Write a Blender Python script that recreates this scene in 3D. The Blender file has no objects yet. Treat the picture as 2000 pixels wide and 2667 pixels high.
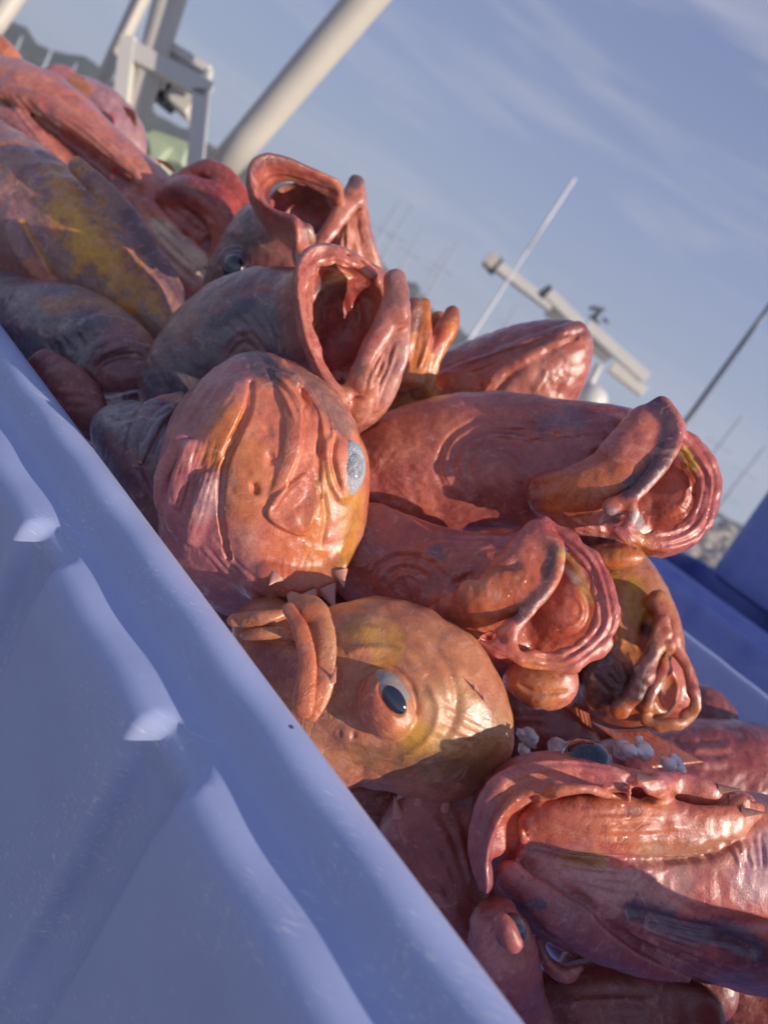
import bpy, math, os, random
import numpy as np
from mathutils import Matrix, Vector
# ------------------------------------------------------------------ camera, sky, sun, exposure
S = bpy.context.scene
F = 1926.0; PITCH = math.radians(13.5); ROLL = math.radians(33); CAMZ = 0.95
_f = np.array([0, math.cos(PITCH), -math.sin(PITCH)]); _u = np.array([0, math.sin(PITCH), math.cos(PITCH)]); _r = np.array([1., 0, 0])
RV = math.cos(ROLL)*_r + math.sin(ROLL)*_u
UV = -math.sin(ROLL)*_r + math.cos(ROLL)*_u
CAMM = np.stack([RV, UV, _f], 1)                    # columns: image right, image up, depth
CP = np.array([0, 0, CAMZ])
cam_d = bpy.data.cameras.new('camera'); cam = bpy.data.objects.new('camera', cam_d); S.collection.objects.link(cam)
m = np.eye(4); m[:3, 0] = RV; m[:3, 1] = UV; m[:3, 2] = -_f; m[:3, 3] = CP
cam.matrix_world = Matrix(m.tolist())
cam_d.sensor_width = 36; cam_d.sensor_fit = 'AUTO'; cam_d.lens = F/2667*36
cam_d.clip_start = 0.01; cam_d.clip_end = 20000
cam_d.dof.use_dof = True; cam_d.dof.focus_distance = 0.5; cam_d.dof.aperture_fstop = 5.6
S.camera = cam
SUN_DIR = Vector((0.88, -0.36, 0.38)).normalized()      # towards the sun
w = bpy.data.worlds.new('World'); S.world = w; w.use_nodes = True
nt = w.node_tree; nt.nodes.clear()
N = nt.nodes.new; L = nt.links.new
sky = N('ShaderNodeTexSky'); sky.sky_type = 'NISHITA'; sky.sun_disc = False
sky.sun_elevation = math.asin(SUN_DIR.z); sky.sun_rotation = math.atan2(SUN_DIR.x, SUN_DIR.y)
sky.air_density = 1.0; sky.dust_density = 0.6; sky.ozone_density = 2.0
tc = N('ShaderNodeTexCoord'); mp = N('ShaderNodeMapping'); mp.inputs['Scale'].default_value = (1.1, 1.1, 9.0)
mp.inputs['Rotation'].default_value = (0.0, 0.12, 0.3)
nz = N('ShaderNodeTexNoise'); nz.inputs['Scale'].default_value = 2.3; nz.inputs['Detail'].default_value = 7; nz.inputs['Roughness'].default_value = 0.55; nz.inputs['Distortion'].default_value = 0.5
cr = N('ShaderNodeValToRGB'); cr.color_ramp.elements[0].position = 0.45; cr.color_ramp.elements[1].position = 0.72
mx = N('ShaderNodeMix'); mx.data_type = 'RGBA'; mx.inputs[7].default_value = (6.2, 6.2, 6.8, 1)
ml = N('ShaderNodeMath'); ml.operation = 'MULTIPLY'; ml.inputs[1].default_value = 0.42
hs = N('ShaderNodeMix'); hs.data_type = 'RGBA'; hs.inputs[0].default_value = 0.8
sx = N('ShaderNodeSeparateXYZ'); gr = N('ShaderNodeValToRGB'); L(tc.outputs['Generated'], sx.inputs[0]); L(sx.outputs[2], gr.inputs[0]); L(gr.outputs[0], hs.inputs[7])
gr.color_ramp.elements[0].position = 0.0; gr.color_ramp.elements[0].color = (4.2, 4.9, 6.3, 1)
gr.color_ramp.elements[1].position = 0.75; gr.color_ramp.elements[1].color = (1.3, 1.75, 3.9, 1)
e_ = gr.color_ramp.elements.new(0.22); e_.color = (2.9, 3.5, 5.6, 1)
e_ = gr.color_ramp.elements.new(0.45); e_.color = (1.95, 2.45, 4.7, 1)
bg = N('ShaderNodeBackground'); bg.inputs[1].default_value = 0.098; wo = N('ShaderNodeOutputWorld')
L(tc.outputs['Generated'], mp.inputs[0]); L(mp.outputs[0], nz.inputs['Vector']); L(nz.outputs[0], cr.inputs[0]); L(cr.outputs[0], ml.inputs[0])
L(sky.outputs[0], hs.inputs[6]); L(hs.outputs[2], mx.inputs[6]); L(ml.outputs[0], mx.inputs[0]); L(mx.outputs[2], bg.inputs[0]); L(bg.outputs[0], wo.inputs[0])
sd = bpy.data.lights.new('sun', 'SUN'); sd.energy = 5.0; sd.angle = math.radians(0.5); sd.color = (1.0, 0.87, 0.73)
sun = bpy.data.objects.new('sun', sd); S.collection.objects.link(sun); sun.rotation_euler = SUN_DIR.to_track_quat('Z', 'Y').to_euler(); sun.location = (2, -1, 5)
S.view_settings.view_transform = 'Standard'; S.view_settings.look = 'None'; S.view_settings.exposure = 0.10; S.view_settings.gamma = 1
S.cycles.max_bounces = 6
ONLY = os.environ.get('ONLY_FISH', '')

# ------------------------------------------------------------------ helpers
col = S.collection
def c2w(p):                                          # camera-aligned metres -> world
    return np.asarray(p) @ CAMM.T + CP
def px3(px, py, D):                                  # a picture direction at a depth -> camera-aligned metres
    return np.array([(px-1000)/F*D, (1333.5-py)/F*D, D])
def W3(px, py, D): return c2w(px3(px, py, D))
def mesh(name, V, faces, mat, parent=None, smooth=True):
    me = bpy.data.meshes.new(name)
    V = np.asarray(V, float)
    me.from_pydata(V.tolist(), [], [list(map(int, f)) for f in faces] if not isinstance(faces, np.ndarray) else faces.tolist())
    me.update()
    if smooth: me.polygons.foreach_set('use_smooth', [True]*len(me.polygons))
    me.materials.append(mat)
    o = bpy.data.objects.new(name, me); col.objects.link(o)
    if parent is not None:
        o.parent = parent; o.matrix_parent_inverse = Matrix.Translation(-Vector(parent.location))
    return o
def origin(o, c):                                    # move the origin to c, the mesh stays
    c = Vector(c); o.data.transform(Matrix.Translation(-c)); o.location = c
def empty(name, loc):
    o = bpy.data.objects.new(name, None); o.empty_display_size = .05; col.objects.link(o); o.location = Vector(loc); return o
def tag(o, label=None, cat=None, group=None, kind=None):
    if label: o['label'] = label
    if cat: o['category'] = cat
    if group: o['group'] = group
    if kind: o['kind'] = kind
    return o
class MB:
    def __init__(s): s.v = []; s.f = []
    def add(s, V, Fc):
        b = len(s.v); s.v += [tuple(map(float, x)) for x in V]; s.f += [tuple(i+b for i in f) for f in Fc]
    def box(s, c, size, R=None, bev=0.0):
        c = np.array(c, float); h = np.array(size, float)/2
        if bev <= 0: bev = min(h)*0.12
        V = []; keys = {}
        # chamfered box: 24 verts
        for sx in (-1, 1):
            for sy in (-1, 1):
                for sz in (-1, 1):
                    for a in range(3):
                        q = np.array([sx, sy, sz])*(h-bev); q[a] = (sx, sy, sz)[a]*h[a]
                        keys[(sx, sy, sz, a)] = len(V); V.append(q)
        Fc = []
        def K(s3, a): return keys[(s3[0], s3[1], s3[2], a)]
        for a in range(3):
            b, d = (a+1) % 3, (a+2) % 3
            for s1 in (-1, 1):
                qs = []
                for (p, q) in ((-1, -1), (1, -1), (1, 1), (-1, 1)):
                    s3 = [0, 0, 0]; s3[a] = s1; s3[b] = p; s3[d] = q; qs.append(K(s3, a))
                Fc.append(qs if s1 > 0 else qs[::-1])
            for p in (-1, 1):
                for q in (-1, 1):
                    s3 = [0, 0, 0]; s3[b] = p; s3[d] = q; lo = list(s3); hi = list(s3); lo[a] = -1; hi[a] = 1
                    e = [K(lo, b), K(hi, b), K(hi, d), K(lo, d)]; Fc.append(e if p*q < 0 else e[::-1])
        for sx in (-1, 1):
            for sy in (-1, 1):
                for sz in (-1, 1):
                    t = [K((sx, sy, sz), a) for a in range(3)]; Fc.append(t if sx*sy*sz > 0 else t[::-1])
        V = np.array(V)
        if R is not None: V = V @ np.array(R).T
        s.add(V+c, Fc)
    def beam(s, a, b, w, h, up=(0, 0, 1)):            # box from a to b
        a = np.array(a, float); b = np.array(b, float); d = b-a; l = np.linalg.norm(d); x = d/l
        u = np.array(up, float); y = np.cross(u, x); y /= np.linalg.norm(y); z = np.cross(x, y)
        s.box((a+b)/2, (l, w, h), np.stack([x, y, z], 1))
    def tube(s, pts, rad, n=20, cap=True):
        pts = np.array(pts, float); rad = np.array(rad, float)*np.ones(len(pts))
        T = np.gradient(pts, axis=0); T /= np.linalg.norm(T, axis=1)[:, None]
        u = np.array([0, 0, 1.]) if abs(T[0, 2]) < .9 else np.array([1., 0, 0])
        a = np.linspace(0, 2*np.pi, n, endpoint=False); V = []
        for P, t, r in zip(pts, T, rad):
            y = np.cross(t, u); y /= np.linalg.norm(y); z = np.cross(t, y)
            for k in a: V.append(P+r*(np.cos(k)*y+np.sin(k)*z))
        Fc = []
        for i in range(len(pts)-1):
            for k in range(n):
                Fc.append((i*n+k, (i+1)*n+k, (i+1)*n+(k+1) % n, i*n+(k+1) % n))
        if cap:
            Fc.append(tuple(range(n))); Fc.append(tuple((len(pts)-1)*n+k for k in range(n-1, -1, -1)))
        s.add(V, Fc)
    def build(s, name, mat, parent=None, smooth=False):
        return mesh(name, s.v, s.f, mat, parent, smooth)
# ------------------------------------------------------------------ materials
def newmat(name):
    M = bpy.data.materials.new(name); M.use_nodes = True; t = M.node_tree; return M, t, t.nodes['Principled BSDF'], t.nodes.new, t.links.new
def simple(name, c, rough=.5, metal=0, noise=.12, scale=8, bump=.0, bscale=60, coat=0):
    M, t, b, N, L = newmat(name)
    tc = N('ShaderNodeTexCoord'); n = N('ShaderNodeTexNoise'); n.inputs['Scale'].default_value = scale; n.inputs['Detail'].default_value = 6
    L(tc.outputs['Object'], n.inputs['Vector'])
    mx = N('ShaderNodeMix'); mx.data_type = 'RGBA'
    mx.inputs[6].default_value = tuple(x*(1-noise) for x in c)+(1,); mx.inputs[7].default_value = tuple(min(1, x*(1+noise)) for x in c)+(1,)
    L(n.outputs[0], mx.inputs[0]); L(mx.outputs[2], b.inputs['Base Color'])
    b.inputs['Roughness'].default_value = rough; b.inputs['Metallic'].default_value = metal; b.inputs['Coat Weight'].default_value = coat
    if bump:
        n2 = N('ShaderNodeTexNoise'); n2.inputs['Scale'].default_value = bscale; n2.inputs['Detail'].default_value = 5; L(tc.outputs['Object'], n2.inputs['Vector'])
        bp = N('ShaderNodeBump'); bp.inputs['Strength'].default_value = bump; bp.inputs['Distance'].default_value = .002; L(n2.outputs[0], bp.inputs['Height']); L(bp.outputs[0], b.inputs['Normal'])
    return M
def skin_mat():
    M, t, b, N, L = newmat('wet fish skin')
    at = N('ShaderNodeAttribute'); at.attribute_name = 'Col'; tc = N('ShaderNodeTexCoord')
    def noise(sc, det, ro=.5, dist=0):
        n = N('ShaderNodeTexNoise'); n.inputs['Scale'].default_value = sc; n.inputs['Detail'].default_value = det; n.inputs['Roughness'].default_value = ro; n.inputs['Distortion'].default_value = dist
        L(tc.outputs['Object'], n.inputs['Vector']); return n
    def ramp(src, a, b_, lo=0., hi=1.):
        r = N('ShaderNodeMapRange'); r.inputs[1].default_value = a; r.inputs[2].default_value = b_; r.inputs[3].default_value = lo; r.inputs[4].default_value = hi; L(src, r.inputs[0]); return r.outputs[0]
    def mixc(fac, A, B, bt='MIX'):
        q = N('ShaderNodeMix'); q.data_type = 'RGBA'; q.blend_type = bt
        if hasattr(fac, 'node'): L(fac, q.inputs[0])
        else: q.inputs[0].default_value = fac
        for s_, i in ((A, 6), (B, 7)):
            if isinstance(s_, tuple): q.inputs[i].default_value = s_+(1,)
            else: L(s_, q.inputs[i])
        return q.outputs[2]
    n1 = noise(22, 6, .6, .4); n2 = noise(120, 5, .65, .6); n3 = noise(750, 3, .6)
    n4 = noise(11, 4, .6, .8); n5 = noise(60, 5, .6, 1.2)
    c = mixc(ramp(n1.outputs[0], .35, .68), mixc(1.0, at.outputs['Color'], (.78, .62, .66), 'MULTIPLY'), mixc(1.0, at.outputs['Color'], (1.2, 1.26, 1.14), 'MULTIPLY'))
    c = mixc(ramp(n2.outputs[0], .5, .72, 0, .38), c, mixc(1.0, c, (.62, .5, .58), 'MULTIPLY'))
    c = mixc(ramp(n2.outputs[0], .28, .44, .26, 0), c, (.72, .47, .42))
    c = mixc(ramp(n3.outputs[0], .5, .75, 0, .45), c, mixc(1.0, c, (.6, .5, .5), 'MULTIPLY'))
    c = mixc(ramp(n4.outputs[0], .52, .70, 0, .22), c, mixc(.55, c, (.42, .17, .21)))
    c = mixc(ramp(n5.outputs[0], .55, .62, 0, .3), c, mixc(1.0, c, (.7, .55, .6), 'MULTIPLY'))
    c = mixc(ramp(n5.outputs[0], .40, .34, 0, .3), c, (.74, .42, .34))
    v1 = noise(34, 4, .6, 2.2); v2 = N('ShaderNodeMath'); v2.operation = 'SUBTRACT'; L(v1.outputs[0], v2.inputs[0]); v2.inputs[1].default_value = .5
    v3 = N('ShaderNodeMath'); v3.operation = 'ABSOLUTE'; L(v2.outputs[0], v3.inputs[0]); vm = N('ShaderNodeMath'); vm.operation = 'MULTIPLY'; L(ramp(v3.outputs[0], .028, 0, 0, .55), vm.inputs[0]); L(ramp(n4.outputs[0], .42, .6), vm.inputs[1])
    c = mixc(vm.outputs[0], c, mixc(1.0, c, (.55, .36, .42), 'MULTIPLY'))
    n6 = noise(17, 7, .72, 1.4); c = mixc(ramp(n6.outputs[0], .58, .70, 0, .42), c, (.70, .36, .31)); c = mixc(ramp(n6.outputs[0], .40, .31, 0, .45), c, mixc(1.0, c, (.62, .40, .46), 'MULTIPLY'))
    h = N('ShaderNodeHueSaturation'); h.inputs['Saturation'].default_value = 1.05; h.inputs['Value'].default_value = .97; L(c, h.inputs['Color']); L(h.outputs[0], b.inputs['Base Color'])
    b.inputs['Subsurface Weight'].default_value = .10; b.inputs['Subsurface Radius'].default_value = (1., .35, .2); b.inputs['Subsurface Scale'].default_value = .003
    L(ramp(n1.outputs[0], .3, .7, .28, .48), b.inputs['Roughness'])
    b.inputs['Coat Weight'].default_value = 1.; b.inputs['Coat Roughness'].default_value = .055; b.inputs['Coat IOR'].default_value = 1.42
    vo = N('ShaderNodeTexVoronoi'); vo.inputs['Scale'].default_value = 330; L(tc.outputs['Object'], vo.inputs['Vector'])
    drop = ramp(vo.outputs['Distance'], 0.0, .45, 1, 0)
    dm = N('ShaderNodeMath'); dm.operation = 'MULTIPLY'; L(drop, dm.inputs[0]); L(ramp(noise(55, 2).outputs[0], .52, .66), dm.inputs[1])
    s1 = N('ShaderNodeMath'); s1.operation = 'MULTIPLY_ADD'; L(n3.outputs[0], s1.inputs[0]); s1.inputs[1].default_value = .35; L(dm.outputs[0], s1.inputs[2])
    b2 = N('ShaderNodeBump'); b2.inputs['Strength'].default_value = .85; b2.inputs['Distance'].default_value = .0013; L(s1.outputs[0], b2.inputs['Height'])
    L(b2.outputs[0], b.inputs['Coat Normal'])
    # soft skin creases: a ridged, strongly bent noise, only in patches
    w1 = noise(30, 3, .55, 2.6); w2 = N('ShaderNodeMath'); w2.operation = 'SUBTRACT'; L(w1.outputs[0], w2.inputs[0]); w2.inputs[1].default_value = .5
    w3 = N('ShaderNodeMath'); w3.operation = 'ABSOLUTE'; L(w2.outputs[0], w3.inputs[0]); w4 = ramp(w3.outputs[0], 0, .07, 0, 1)
    w5 = N('ShaderNodeMath'); w5.operation = 'MULTIPLY'; L(w4, w5.inputs[0]); L(ramp(noise(14, 2).outputs[0], .48, .66), w5.inputs[1])
    b0 = N('ShaderNodeBump'); b0.inputs['Strength'].default_value = .35; b0.inputs['Distance'].default_value = .0009; L(w5.outputs[0], b0.inputs['Height'])
    b1 = N('ShaderNodeBump'); b1.inputs['Strength'].default_value = .5; b1.inputs['Distance'].default_value = .0014; L(n2.outputs[0], b1.inputs['Height']); L(b0.outputs[0], b1.inputs['Normal'])
    b3 = N('ShaderNodeBump'); b3.inputs['Strength'].default_value = .5; b3.inputs['Distance'].default_value = .0004; L(n3.outputs[0], b3.inputs['Height']); L(b1.outputs[0], b3.inputs['Normal'])
    L(b3.outputs[0], b.inputs['Normal'])
    return M
SKIN = skin_mat()
def plain_skin(name, c):
    M = simple(name, c, .35, 0, .18, 60, .4, 220, .5); M.node_tree.nodes['Principled BSDF'].inputs['Coat Roughness'].default_value = .08; return M
SPINE = plain_skin('fish spine', (.60, .27, .19))
PUPIL = simple('fish pupil', (.012, .018, .035), .06, 0, .3, 40, 0, 0, 1)
IRIS = simple('fish iris', (.17, .13, .12), .12, 0, .5, 150, .3, 300, 1)
FROST = simple('clouded fish eye', (.60, .60, .64), .3, 0, .55, 420, 1.0, 900, 1)
PALE = simple('pale fish iris', (.34, .27, .24), .15, 0, .4, 150, .2, 300, 1)
SLATE = simple('slate eye', (.045, .045, .055), .28, 0, .5, 120, 0, 0, 1)
AMBER = simple('orange eye skin', (.55, .20, .08), .2, 0, .3, 120, .3, 300, 1)
CLOUD = simple('clouded pupil', (.36, .37, .41), .3, 0, .9, 300, 1, 700, 1)
# ------------------------------------------------------------------ sculpting engine
def catmull(P, n):
    P = np.asarray(P, float)
    if len(P) < 3 or n <= 1:
        t = np.linspace(0, len(P)-1, max(2, (len(P)-1)*max(n, 1)+1)); return np.stack([np.interp(t, range(len(P)), P[:, i]) for i in range(P.shape[1])], 1)
    Q = np.vstack([2*P[0]-P[1], P, 2*P[-1]-P[-2]]); out = []
    for i in range(len(P)-1):
        a, b, c, d = Q[i:i+4]
        for t in np.arange(n)/n:
            out.append(.5*((2*b)+(c-a)*t+(2*a-5*b+4*c-d)*t*t+(3*b-a-3*c+d)*t**3))
    out.append(P[-1]); return np.array(out)
def vnoise(P, scale, seed=0):                        # smooth value noise, -1..1
    Q = P*scale+seed*17.3; I = np.floor(Q).astype(np.int64); f = Q-I; f = f*f*(3-2*f)
    def h(i, j, k):
        x = (i*374761393+j*668265263+k*2147483647+seed*974711) & 0xffffffff
        x = ((x ^ (x >> 13))*1274126177) & 0xffffffff; return ((x ^ (x >> 16)) & 0xffff)/32767.5-1
    r = 0
    for a in (0, 1):
        for b in (0, 1):
            for c in (0, 1):
                r = r+h(I[:, 0]+a, I[:, 1]+b, I[:, 2]+c)*(f[:, 0] if a else 1-f[:, 0])*(f[:, 1] if b else 1-f[:, 1])*(f[:, 2] if c else 1-f[:, 2])
    return r
def seg_sdf(X, Y, Z, a, b, ra, rb):
    d = b-a; l2 = max(float(d@d), 1e-12)
    t = np.clip(((X-a[0])*d[0]+(Y-a[1])*d[1]+(Z-a[2])*d[2])/l2, 0, 1)
    return np.sqrt((X-a[0]-t*d[0])**2+(Y-a[1]-t*d[1])**2+(Z-a[2]-t*d[2])**2)-(ra+t*(rb-ra))
class Prim:
    # chain of round cones, or an ellipsoid; dz is the depth thickness over the width
    def __init__(s, op, P, R, dz, k): s.op, s.P, s.R, s.dz, s.k = op, P, R, dz, k; s.ell = None
    def boxes(s):
        for i in range(len(s.P)-1):
            r = max(s.R[i], s.R[i+1]); e = np.array([r, r, r*s.dz])
            yield i, np.minimum(s.P[i], s.P[i+1])-e, np.maximum(s.P[i], s.P[i+1])+e
    def ev(s, X, Y, Z, i):
        q = np.array([1, 1, 1/s.dz]); return seg_sdf(X, Y, Z/s.dz, s.P[i]*q, s.P[i+1]*q, s.R[i], s.R[i+1])*min(1., s.dz**.5)
class Ell:
    def __init__(s, op, c, rad, A, k): s.op, s.c, s.rad, s.A, s.k = op, c, np.array(rad), A, k
    def boxes(s):
        e = np.sqrt(((s.A*s.rad)**2).sum(1)); yield 0, s.c-e, s.c+e
    def ev(s, X, Y, Z, i):
        d = (X-s.c[0], Y-s.c[1], Z-s.c[2]); r = 0; g = 0
        for j in range(3):
            q = d[0]*s.A[0, j]+d[1]*s.A[1, j]+d[2]*s.A[2, j]; r = r+(q/s.rad[j])**2; g = g+(q/s.rad[j]**2)**2
        r = np.sqrt(r)+1e-6; return r*(r-1)/(np.sqrt(g)+1e-6)
def smin(a, b, k):
    h = np.maximum(k-np.abs(a-b), 0)/k; return np.minimum(a, b)-h*h*k*.25
class Fish:
    def __init__(s, name, label, cat, base, vox=1.4, seed=1, group=None):
        s.name, s.label, s.cat, s.base, s.vox, s.seed, s.group = name, label, cat, base, vox/1000, seed, group
        s.pr = []; s.ws = []; s.ps = []; s.kids = []; s.lump = (.0012, 60)
    # shapes ---------------------------------------------------
    def body(s, pts, dz=.8, k=6, op='+', n=3, wav=0):        # pts: (px, py, depth, radius_px)
        P = catmull(pts, n); X = np.array([px3(*q[:3]) for q in P]); R = np.maximum(P[:, 3], 1)*P[:, 2]/F
        if wav: tt = np.arange(len(R)); R = R*(1+wav*np.sin(tt*1.7+s.seed)+wav*.7*np.sin(tt*3.1+2*s.seed)); X = X+wav*.012*np.stack([np.sin(tt*1.3+s.seed), np.cos(tt*2.1), np.sin(tt*.9)], 1)
        s.pr.append(Prim(op, X, R, dz, (k*1.6+1.2)/1000 if op == '+' else k/1000)); return s
    def ell(s, px, py, D, a, b, c, rot=0, tilt=(0, 0), k=6, op='+'):   # radii in px at that depth; rot turns in the picture, tilt (deg) leans the depth axis right / up
        r = math.radians(rot); x = np.array([math.cos(r), math.sin(r), 0]); z = np.array([math.tan(math.radians(tilt[0])), math.tan(math.radians(tilt[1])), 1.]); z /= np.linalg.norm(z)
        x -= z*(x@z); x /= np.linalg.norm(x); y = np.cross(z, x); q = D/F
        s.pr.append(Ell(op, px3(px, py, D), [a*q, b*q, c*q], np.stack([x, y, z], 1), k/1000)); return s
    def evalp(s, p):
        f = 1.
        for q in s.pr:
            d = min(float(q.ev(p[0], p[1], p[2], i)) for i, _, _ in q.boxes())
            f = min(f, d) if q.op == '+' else max(f, -d)
        return f
    def surf(s, px, py, dflt=None):
        d = px3(px, py, 1.); t = s.near; l = np.linalg.norm(d)
        for _ in range(90):
            v = s.evalp(d*t)
            if v < .0004: return t
            t += max(v*.6/l, .0003)
            if t > s.far: break
        return dflt if dflt is not None else s.last
    def on(s, pts, off=0, dz=.6, k=3, op='+', n=4):   # pts: (px, py, radius_px), laid on the surface made so far; off in mm towards the camera
        if not hasattr(s, 'near'): s.near, s.far = .2, 3.
        bs = [b for q in s.pr if q.op == '+' for b in q.boxes()]
        s.near = max(.1, min(b[1][2] for b in bs)-.02); s.far = max(b[2][2] for b in bs)+.02
        s.last = .5*(s.near+s.far)
        C = catmull(pts, n); o = []
        step = max(1, len(C)//(2*len(pts)))
        idx = sorted(set(list(range(0, len(C), step))+[len(C)-1])); Ds = []
        hits = []
        for i in idx:
            t = s.surf(C[i, 0], C[i, 1], -1); hits.append(t)
        good = [h for h in hits if h > 0]; 
        if not good: good = [s.last]; hits = [s.last]*len(idx)
        hits = [h if h > 0 else np.nan for h in hits]; hits = np.array(hits)
        ok = ~np.isnan(hits); hits = np.interp(idx, np.array(idx)[ok], hits[ok]) if ok.any() else np.full(len(idx), s.last)
        D = np.interp(range(len(C)), idx, hits)-off/1000
        X = np.array([px3(c[0], c[1], d) for c, d in zip(C, D)])
        s.pr.append(Prim(op, X, np.maximum(C[:, 2], .5)*D/F, dz, (k*1.5+.8 if k >= 2 else k*.8+.1)/1000)); return s
    def cut(s, pts, off=0, dz=.8, k=3, n=4): return s.on(pts, off, dz, k, '-', n)
    # fine work, laid over the finished surface ----------------
    def w(s, pts, wd, amp, kind='g', taper=True): s.ws.append((pts, wd, amp/1000, kind, taper)); return s     # amp mm, + out / - in; kind g ridge or groove, s step (raises the left side)
    def folds(s, A, B, n, wd, amp, jit=.25):
        rnd = random.Random(s.seed*7+len(s.ws)); A = catmull(A, 4); B = catmull(B, 4)
        m_ = max(len(A), len(B)); t = np.linspace(0, 1, m_)
        A = np.stack([np.interp(t, np.linspace(0, 1, len(A)), A[:, i]) for i in (0, 1)], 1); B = np.stack([np.interp(t, np.linspace(0, 1, len(B)), B[:, i]) for i in (0, 1)], 1)
        for i in range(n):
            u = (i+.5+rnd.uniform(-jit, jit))/n; a, b = sorted((rnd.uniform(0, .3), rnd.uniform(.7, 1)))
            C = A*(1-u)+B*u; C = C[int(a*m_):max(int(b*m_), int(a*m_)+3)]
            C = C+np.sin(np.linspace(0, rnd.uniform(4, 9), len(C))+rnd.uniform(0, 6))[:, None]*wd*.35
            s.ws.append((C, wd*rnd.uniform(.7, 1.3), amp/1000*rnd.uniform(.6, 1.2)*(1 if i % 2 else -1), 'g', True))
        return s
    def p(s, pts, wd, c, st=.8, soft=.5, rag=.5): s.ps.append((pts, wd, np.array(c), st, soft, rag)); return s
    def lipfolds(s, pts, offs=(-9, 7), amp=-.7, wd=4):      # creases running along a lip
        C = catmull([(q[0], q[1]) for q in pts], 3); T = np.gradient(C, axis=0); T /= np.linalg.norm(T, axis=1)[:, None]+1e-9; Nn = np.stack([-T[:, 1], T[:, 0]], 1)
        for i, o in enumerate(offs):
            q = C+Nn*(o+2.5*np.sin(np.arange(len(C))*.8+i*2+s.seed))[:, None]; s.w(q, wd, amp if i % 2 == 0 else -amp*.6)
        return s
    # build ----------------------------------------------------
    def field(s):
        bs = [b for q in s.pr if q.op == '+' for b in q.boxes()]
        lo = np.min([b[1] for b in bs], 0)-.004; hi = np.max([b[2] for b in bs], 0)+.004
        v = s.vox; n = np.ceil((hi-lo)/v).astype(int)+1
        while n.prod() > 9e6: v *= 1.15; n = np.ceil((hi-lo)/v).astype(int)+1
        ax = [(lo[i]+v*np.arange(n[i])).astype(np.float32) for i in range(3)]
        f = np.full(n, .02, np.float32)
        for q in s.pr:
            pad = q.k+2.5*v+.002; B = list(q.boxes())
            l = np.clip(((np.min([b[1] for b in B], 0)-pad-lo)/v).astype(int), 0, n); h = np.clip(((np.max([b[2] for b in B], 0)+pad-lo)/v).astype(int)+2, 0, n)
            if (h <= l).any(): continue
            g = np.full(h-l, .02, np.float32)
            for i, a, b in B:
                l2 = np.clip(((a-pad-lo)/v).astype(int), 0, n); h2 = np.clip(((b+pad-lo)/v).astype(int)+2, 0, n)
                if (h2 <= l2).any(): continue
                X, Y, Z = ax[0][l2[0]:h2[0], None, None], ax[1][None, l2[1]:h2[1], None], ax[2][None, None, l2[2]:h2[2]]
                sl = tuple(slice(l2[j]-l[j], h2[j]-l[j]) for j in range(3))
                g[sl] = np.minimum(g[sl], q.ev(X, Y, Z, i))
            sl = tuple(slice(l[j], h[j]) for j in range(3))
            f[sl] = smin(f[sl], g, q.k) if q.op == '+' else -smin(-f[sl], g, q.k)
        f[0] = f[-1] = .02; f[:, 0] = f[:, -1] = .02; f[:, :, 0] = f[:, :, -1] = .02
        return f, lo, v
    def nets(s):
        f, lo, v = s.field(); sg = f < 0
        c = [(i, j, k) for i in (0, 1) for j in (0, 1) for k in (0, 1)]
        def cs(a, i, j, k): return a[i:a.shape[0]-1+i, j:a.shape[1]-1+j, k:a.shape[2]-1+k]
        cnt = sum(cs(sg, *q).astype(np.int8) for q in c); act = (cnt > 0) & (cnt < 8); idx = np.argwhere(act)
        vals = {q: f[idx[:, 0]+q[0], idx[:, 1]+q[1], idx[:, 2]+q[2]] for q in c}
        acc = np.zeros((len(idx), 3)); num = np.zeros(len(idx))
        for a in c:
            for d in range(3):
                if a[d] == 0:
                    b = list(a); b[d] = 1; b = tuple(b); va, vb = vals[a], vals[b]; x = (va < 0) != (vb < 0)
                    t = np.where(x, va/np.where(x, va-vb, 1), 0)
                    p = np.tile(np.array(a, float), (len(idx), 1)); p[:, d] += t; acc += p*x[:, None]; num += x
        V = lo+(idx+acc/num[:, None])*v
        ids = np.full(act.shape, -1, np.int64); ids[tuple(idx.T)] = np.arange(len(idx)); Q = []
        for d in range(3):
            e1, e2 = (d+1) % 3, (d+2) % 3
            A = np.take(sg, range(0, sg.shape[d]-1), d); B = np.take(sg, range(1, sg.shape[d]), d)
            for fl, X in ((0, A & ~B), (1, ~A & B)):
                q = np.argwhere(X); q = q[(q[:, e1] > 0) & (q[:, e2] > 0)]
                o = [q.copy() for _ in range(4)]; o[1][:, e1] -= 1; o[2][:, e1] -= 1; o[2][:, e2] -= 1; o[3][:, e2] -= 1
                ok = np.ones(len(q), bool)
                for z in o: ok &= (z < np.array(ids.shape)).all(1)
                r = np.stack([ids[tuple(z[ok].T)] for z in o], 1); r = r if fl == 0 else r[:, ::-1]
                Q.append(r)
        Q = np.vstack(Q); Q = Q[(Q >= 0).all(1)]
        return V, Q
    @staticmethod
    def smooth(V, Q, it, lam=.5):
        E = np.vstack([Q[:, [0, 1]], Q[:, [1, 2]], Q[:, [2, 3]], Q[:, [3, 0]]]); n = len(V)
        a = np.concatenate([E[:, 0], E[:, 1]]); b = np.concatenate([E[:, 1], E[:, 0]]); deg = np.maximum(np.bincount(a, minlength=n), 1)
        for _ in range(it):
            M_ = np.stack([np.bincount(a, V[b, i], n) for i in range(3)], 1)/deg[:, None]; V = V+(M_-V)*lam
        return V
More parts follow.
